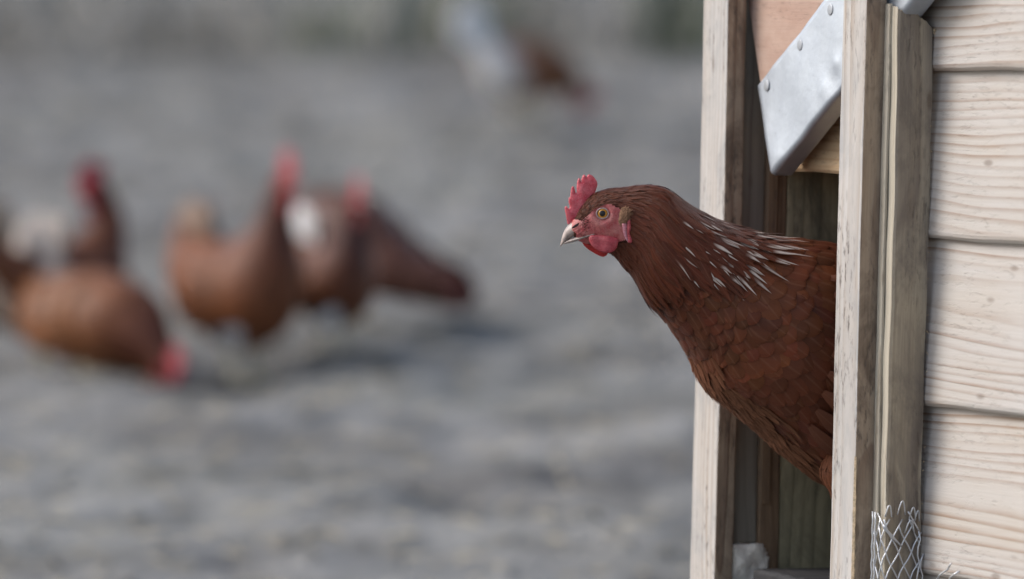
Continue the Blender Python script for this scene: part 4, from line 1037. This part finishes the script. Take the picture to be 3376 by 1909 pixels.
flock_hen(1742, 446, R(24), PECK_NEAR, 'far-off brown hen with raised white tail, alone near the top', scale=.92, crouch=.02, pale=1.0, pale_n=4.7, wing=1, tailsize=1.1, tailcol=(.84, .83, .82), neck=(.11, .04, .02), coat=(.20, .08, .032), creamcol=(.84, .82, .80))

# ------------------------------------------------------------------ far edge of the run: posts, weeds, litter
def fence_post(px, Y, h, wd, label, lean=0):
    x = at(px, 100, Y)[0]; z = gz(x, Y)
    bm = bmesh.new(); bmesh.ops.create_cone(bm, cap_ends=True, segments=14, radius1=wd / 2, radius2=wd * .46, depth=h)
    bmesh.ops.bevel(bm, geom=[e for e in bm.edges if e.verts[0].co.z > 0 and e.verts[1].co.z > 0], offset=.008, segments=2, affect='EDGES')
    for v in bm.verts: v.co.x += .004 * math.sin(v.co.z * 9); v.co.z += h / 2 - .1
    o = from_bm('fence_post', bm, M['fence'], None, smooth=True, label=label, cat='fence post', group='posts along the far edge of the run')
    o.location = (x, Y, z); o.rotation_euler = (0, lean, 0)
fence_post(1310, 15.0, 1.2, .13, 'pale upright post far behind the flock, left of the white-tailed hen', R(1))
fence_post(2135, 14.9, 1.1, .11, 'thin grey post far behind, between the white-tailed hen and the coop', R(-3))
def tuft(name, px, Y, n, h, spread, mat, label, group):
    x = at(px, 100, Y)[0]; z = gz(x, Y); V = []; F = []
    for i in range(n):
        a = random.random() * 6.283; r = spread * math.sqrt(random.random()); p = np.array([r * math.cos(a), r * math.sin(a), -.02])
        d = np.array([random.gauss(0, .35), random.gauss(0, .35), 1.0]); hh = h * random.uniform(.4, 1.1); wv = np.array([random.gauss(0, 1), random.gauss(0, 1), 0]); wv /= np.linalg.norm(wv); wd = random.uniform(.004, .012)
        b0 = len(V); q1 = p + d * hh * .5; q2 = p + d * hh + np.array([random.gauss(0, .1), random.gauss(0, .1), -.1]) * hh
        V += [p - wv * wd, p + wv * wd, q1 + wv * wd * .8, q1 - wv * wd * .8, q2]; F += [(b0, b0 + 1, b0 + 2, b0 + 3), (b0 + 3, b0 + 2, b0 + 4)]
    o = mesh(name, V, F, mat, None, label=label, cat='weed', group=group); o.location = (x, Y, z)
for (px, Y, n, h, sp, mt, lb) in [(800, 15.0, 50, .42, .45, 'dry', 'low dry weeds at the top between the flock and the pale upright post'), (1730, 15.2, 50, .5, .4, 'dry', 'dry weeds far behind the white-tailed hen'), (130, 14.9, 50, .55, .35, 'dry', 'clump of dry weeds at the far top left corner'), (560, 15.1, 50, .45, .4, 'dry', 'low dry weeds above the leftmost hens'), (1090, 15.0, 50, .40, .35, 'weed', 'dark green weeds beside the pale upright post'),
        (1560, 15.3, 50, .42, .30, 'weed', 'green weeds just behind the white-tailed hen'), (1900, 15.1, 50, .35, .4, 'dry', 'dry weeds behind and right of the white-tailed hen'), (2265, 14.9, 60, .6, .16, 'weed', 'tall dark green weeds behind the far door post')]:
    tuft('weed_clump', px, Y, n, h, sp, M[mt], lb, 'weeds along the far edge of the run')
def litter():
    V = []; F = []
    for i in range(5000):
        y = random.uniform(2.0, 19); x = random.uniform(-1, 1) * (y + 5.25) * .11; z = gz(x, y) + .004; a = random.random() * 6.283; L = random.uniform(.015, .07); wd = random.uniform(.0015, .004)
        d = np.array([math.cos(a), math.sin(a), random.gauss(0, .15)]) * L; s_ = np.array([-math.sin(a), math.cos(a), 0]) * wd; p = np.array([x, y, z]); b0 = len(V)
        V += [p - d / 2 - s_, p + d / 2 - s_, p + d / 2 + s_, p - d / 2 + s_, p + np.array([0, 0, wd])]; F += [(b0, b0 + 1, b0 + 4), (b0 + 1, b0 + 2, b0 + 4), (b0 + 2, b0 + 3, b0 + 4), (b0 + 3, b0, b0 + 4)]
    mesh('straw_litter', V, F, M['straw'], None, smooth=False, kind='stuff', label='bits of straw strewn over the grey soil', cat='straw')
    V = []; F = []
    for i in range(1700):
        y = random.uniform(4.6, 18); x = random.uniform(-1, 1) * (y + 5.25) * .11; r = random.uniform(.01, .032) * random.uniform(.5, 1); z = gz(x, y) + r * .15; b0 = len(V)
        for (a, b, c) in ((1, 0, 0), (0, 1, 0), (-1, 0, 0), (0, -1, 0), (0, 0, .8), (.5, .5, .5), (-.6, .4, .45), (.4, -.6, .5), (-.5, -.5, .5)): V.append((x + a * r * random.uniform(.7, 1.2), y + b * r * random.uniform(.7, 1.2), z + c * r * random.uniform(.7, 1.1)))
        F += [(b0 + i0, b0 + i1, b0 + i2) for i0, i1, i2 in ((0, 1, 5), (1, 2, 6), (2, 3, 8), (3, 0, 7), (0, 5, 4), (5, 1, 4), (1, 6, 4), (6, 2, 4), (2, 8, 4), (8, 3, 4), (3, 7, 4), (7, 0, 4))]
    mesh('soil_clods', V, F, M['soil'], None, kind='stuff', label='loose clods of grey soil over the run', cat='clods')
litter()
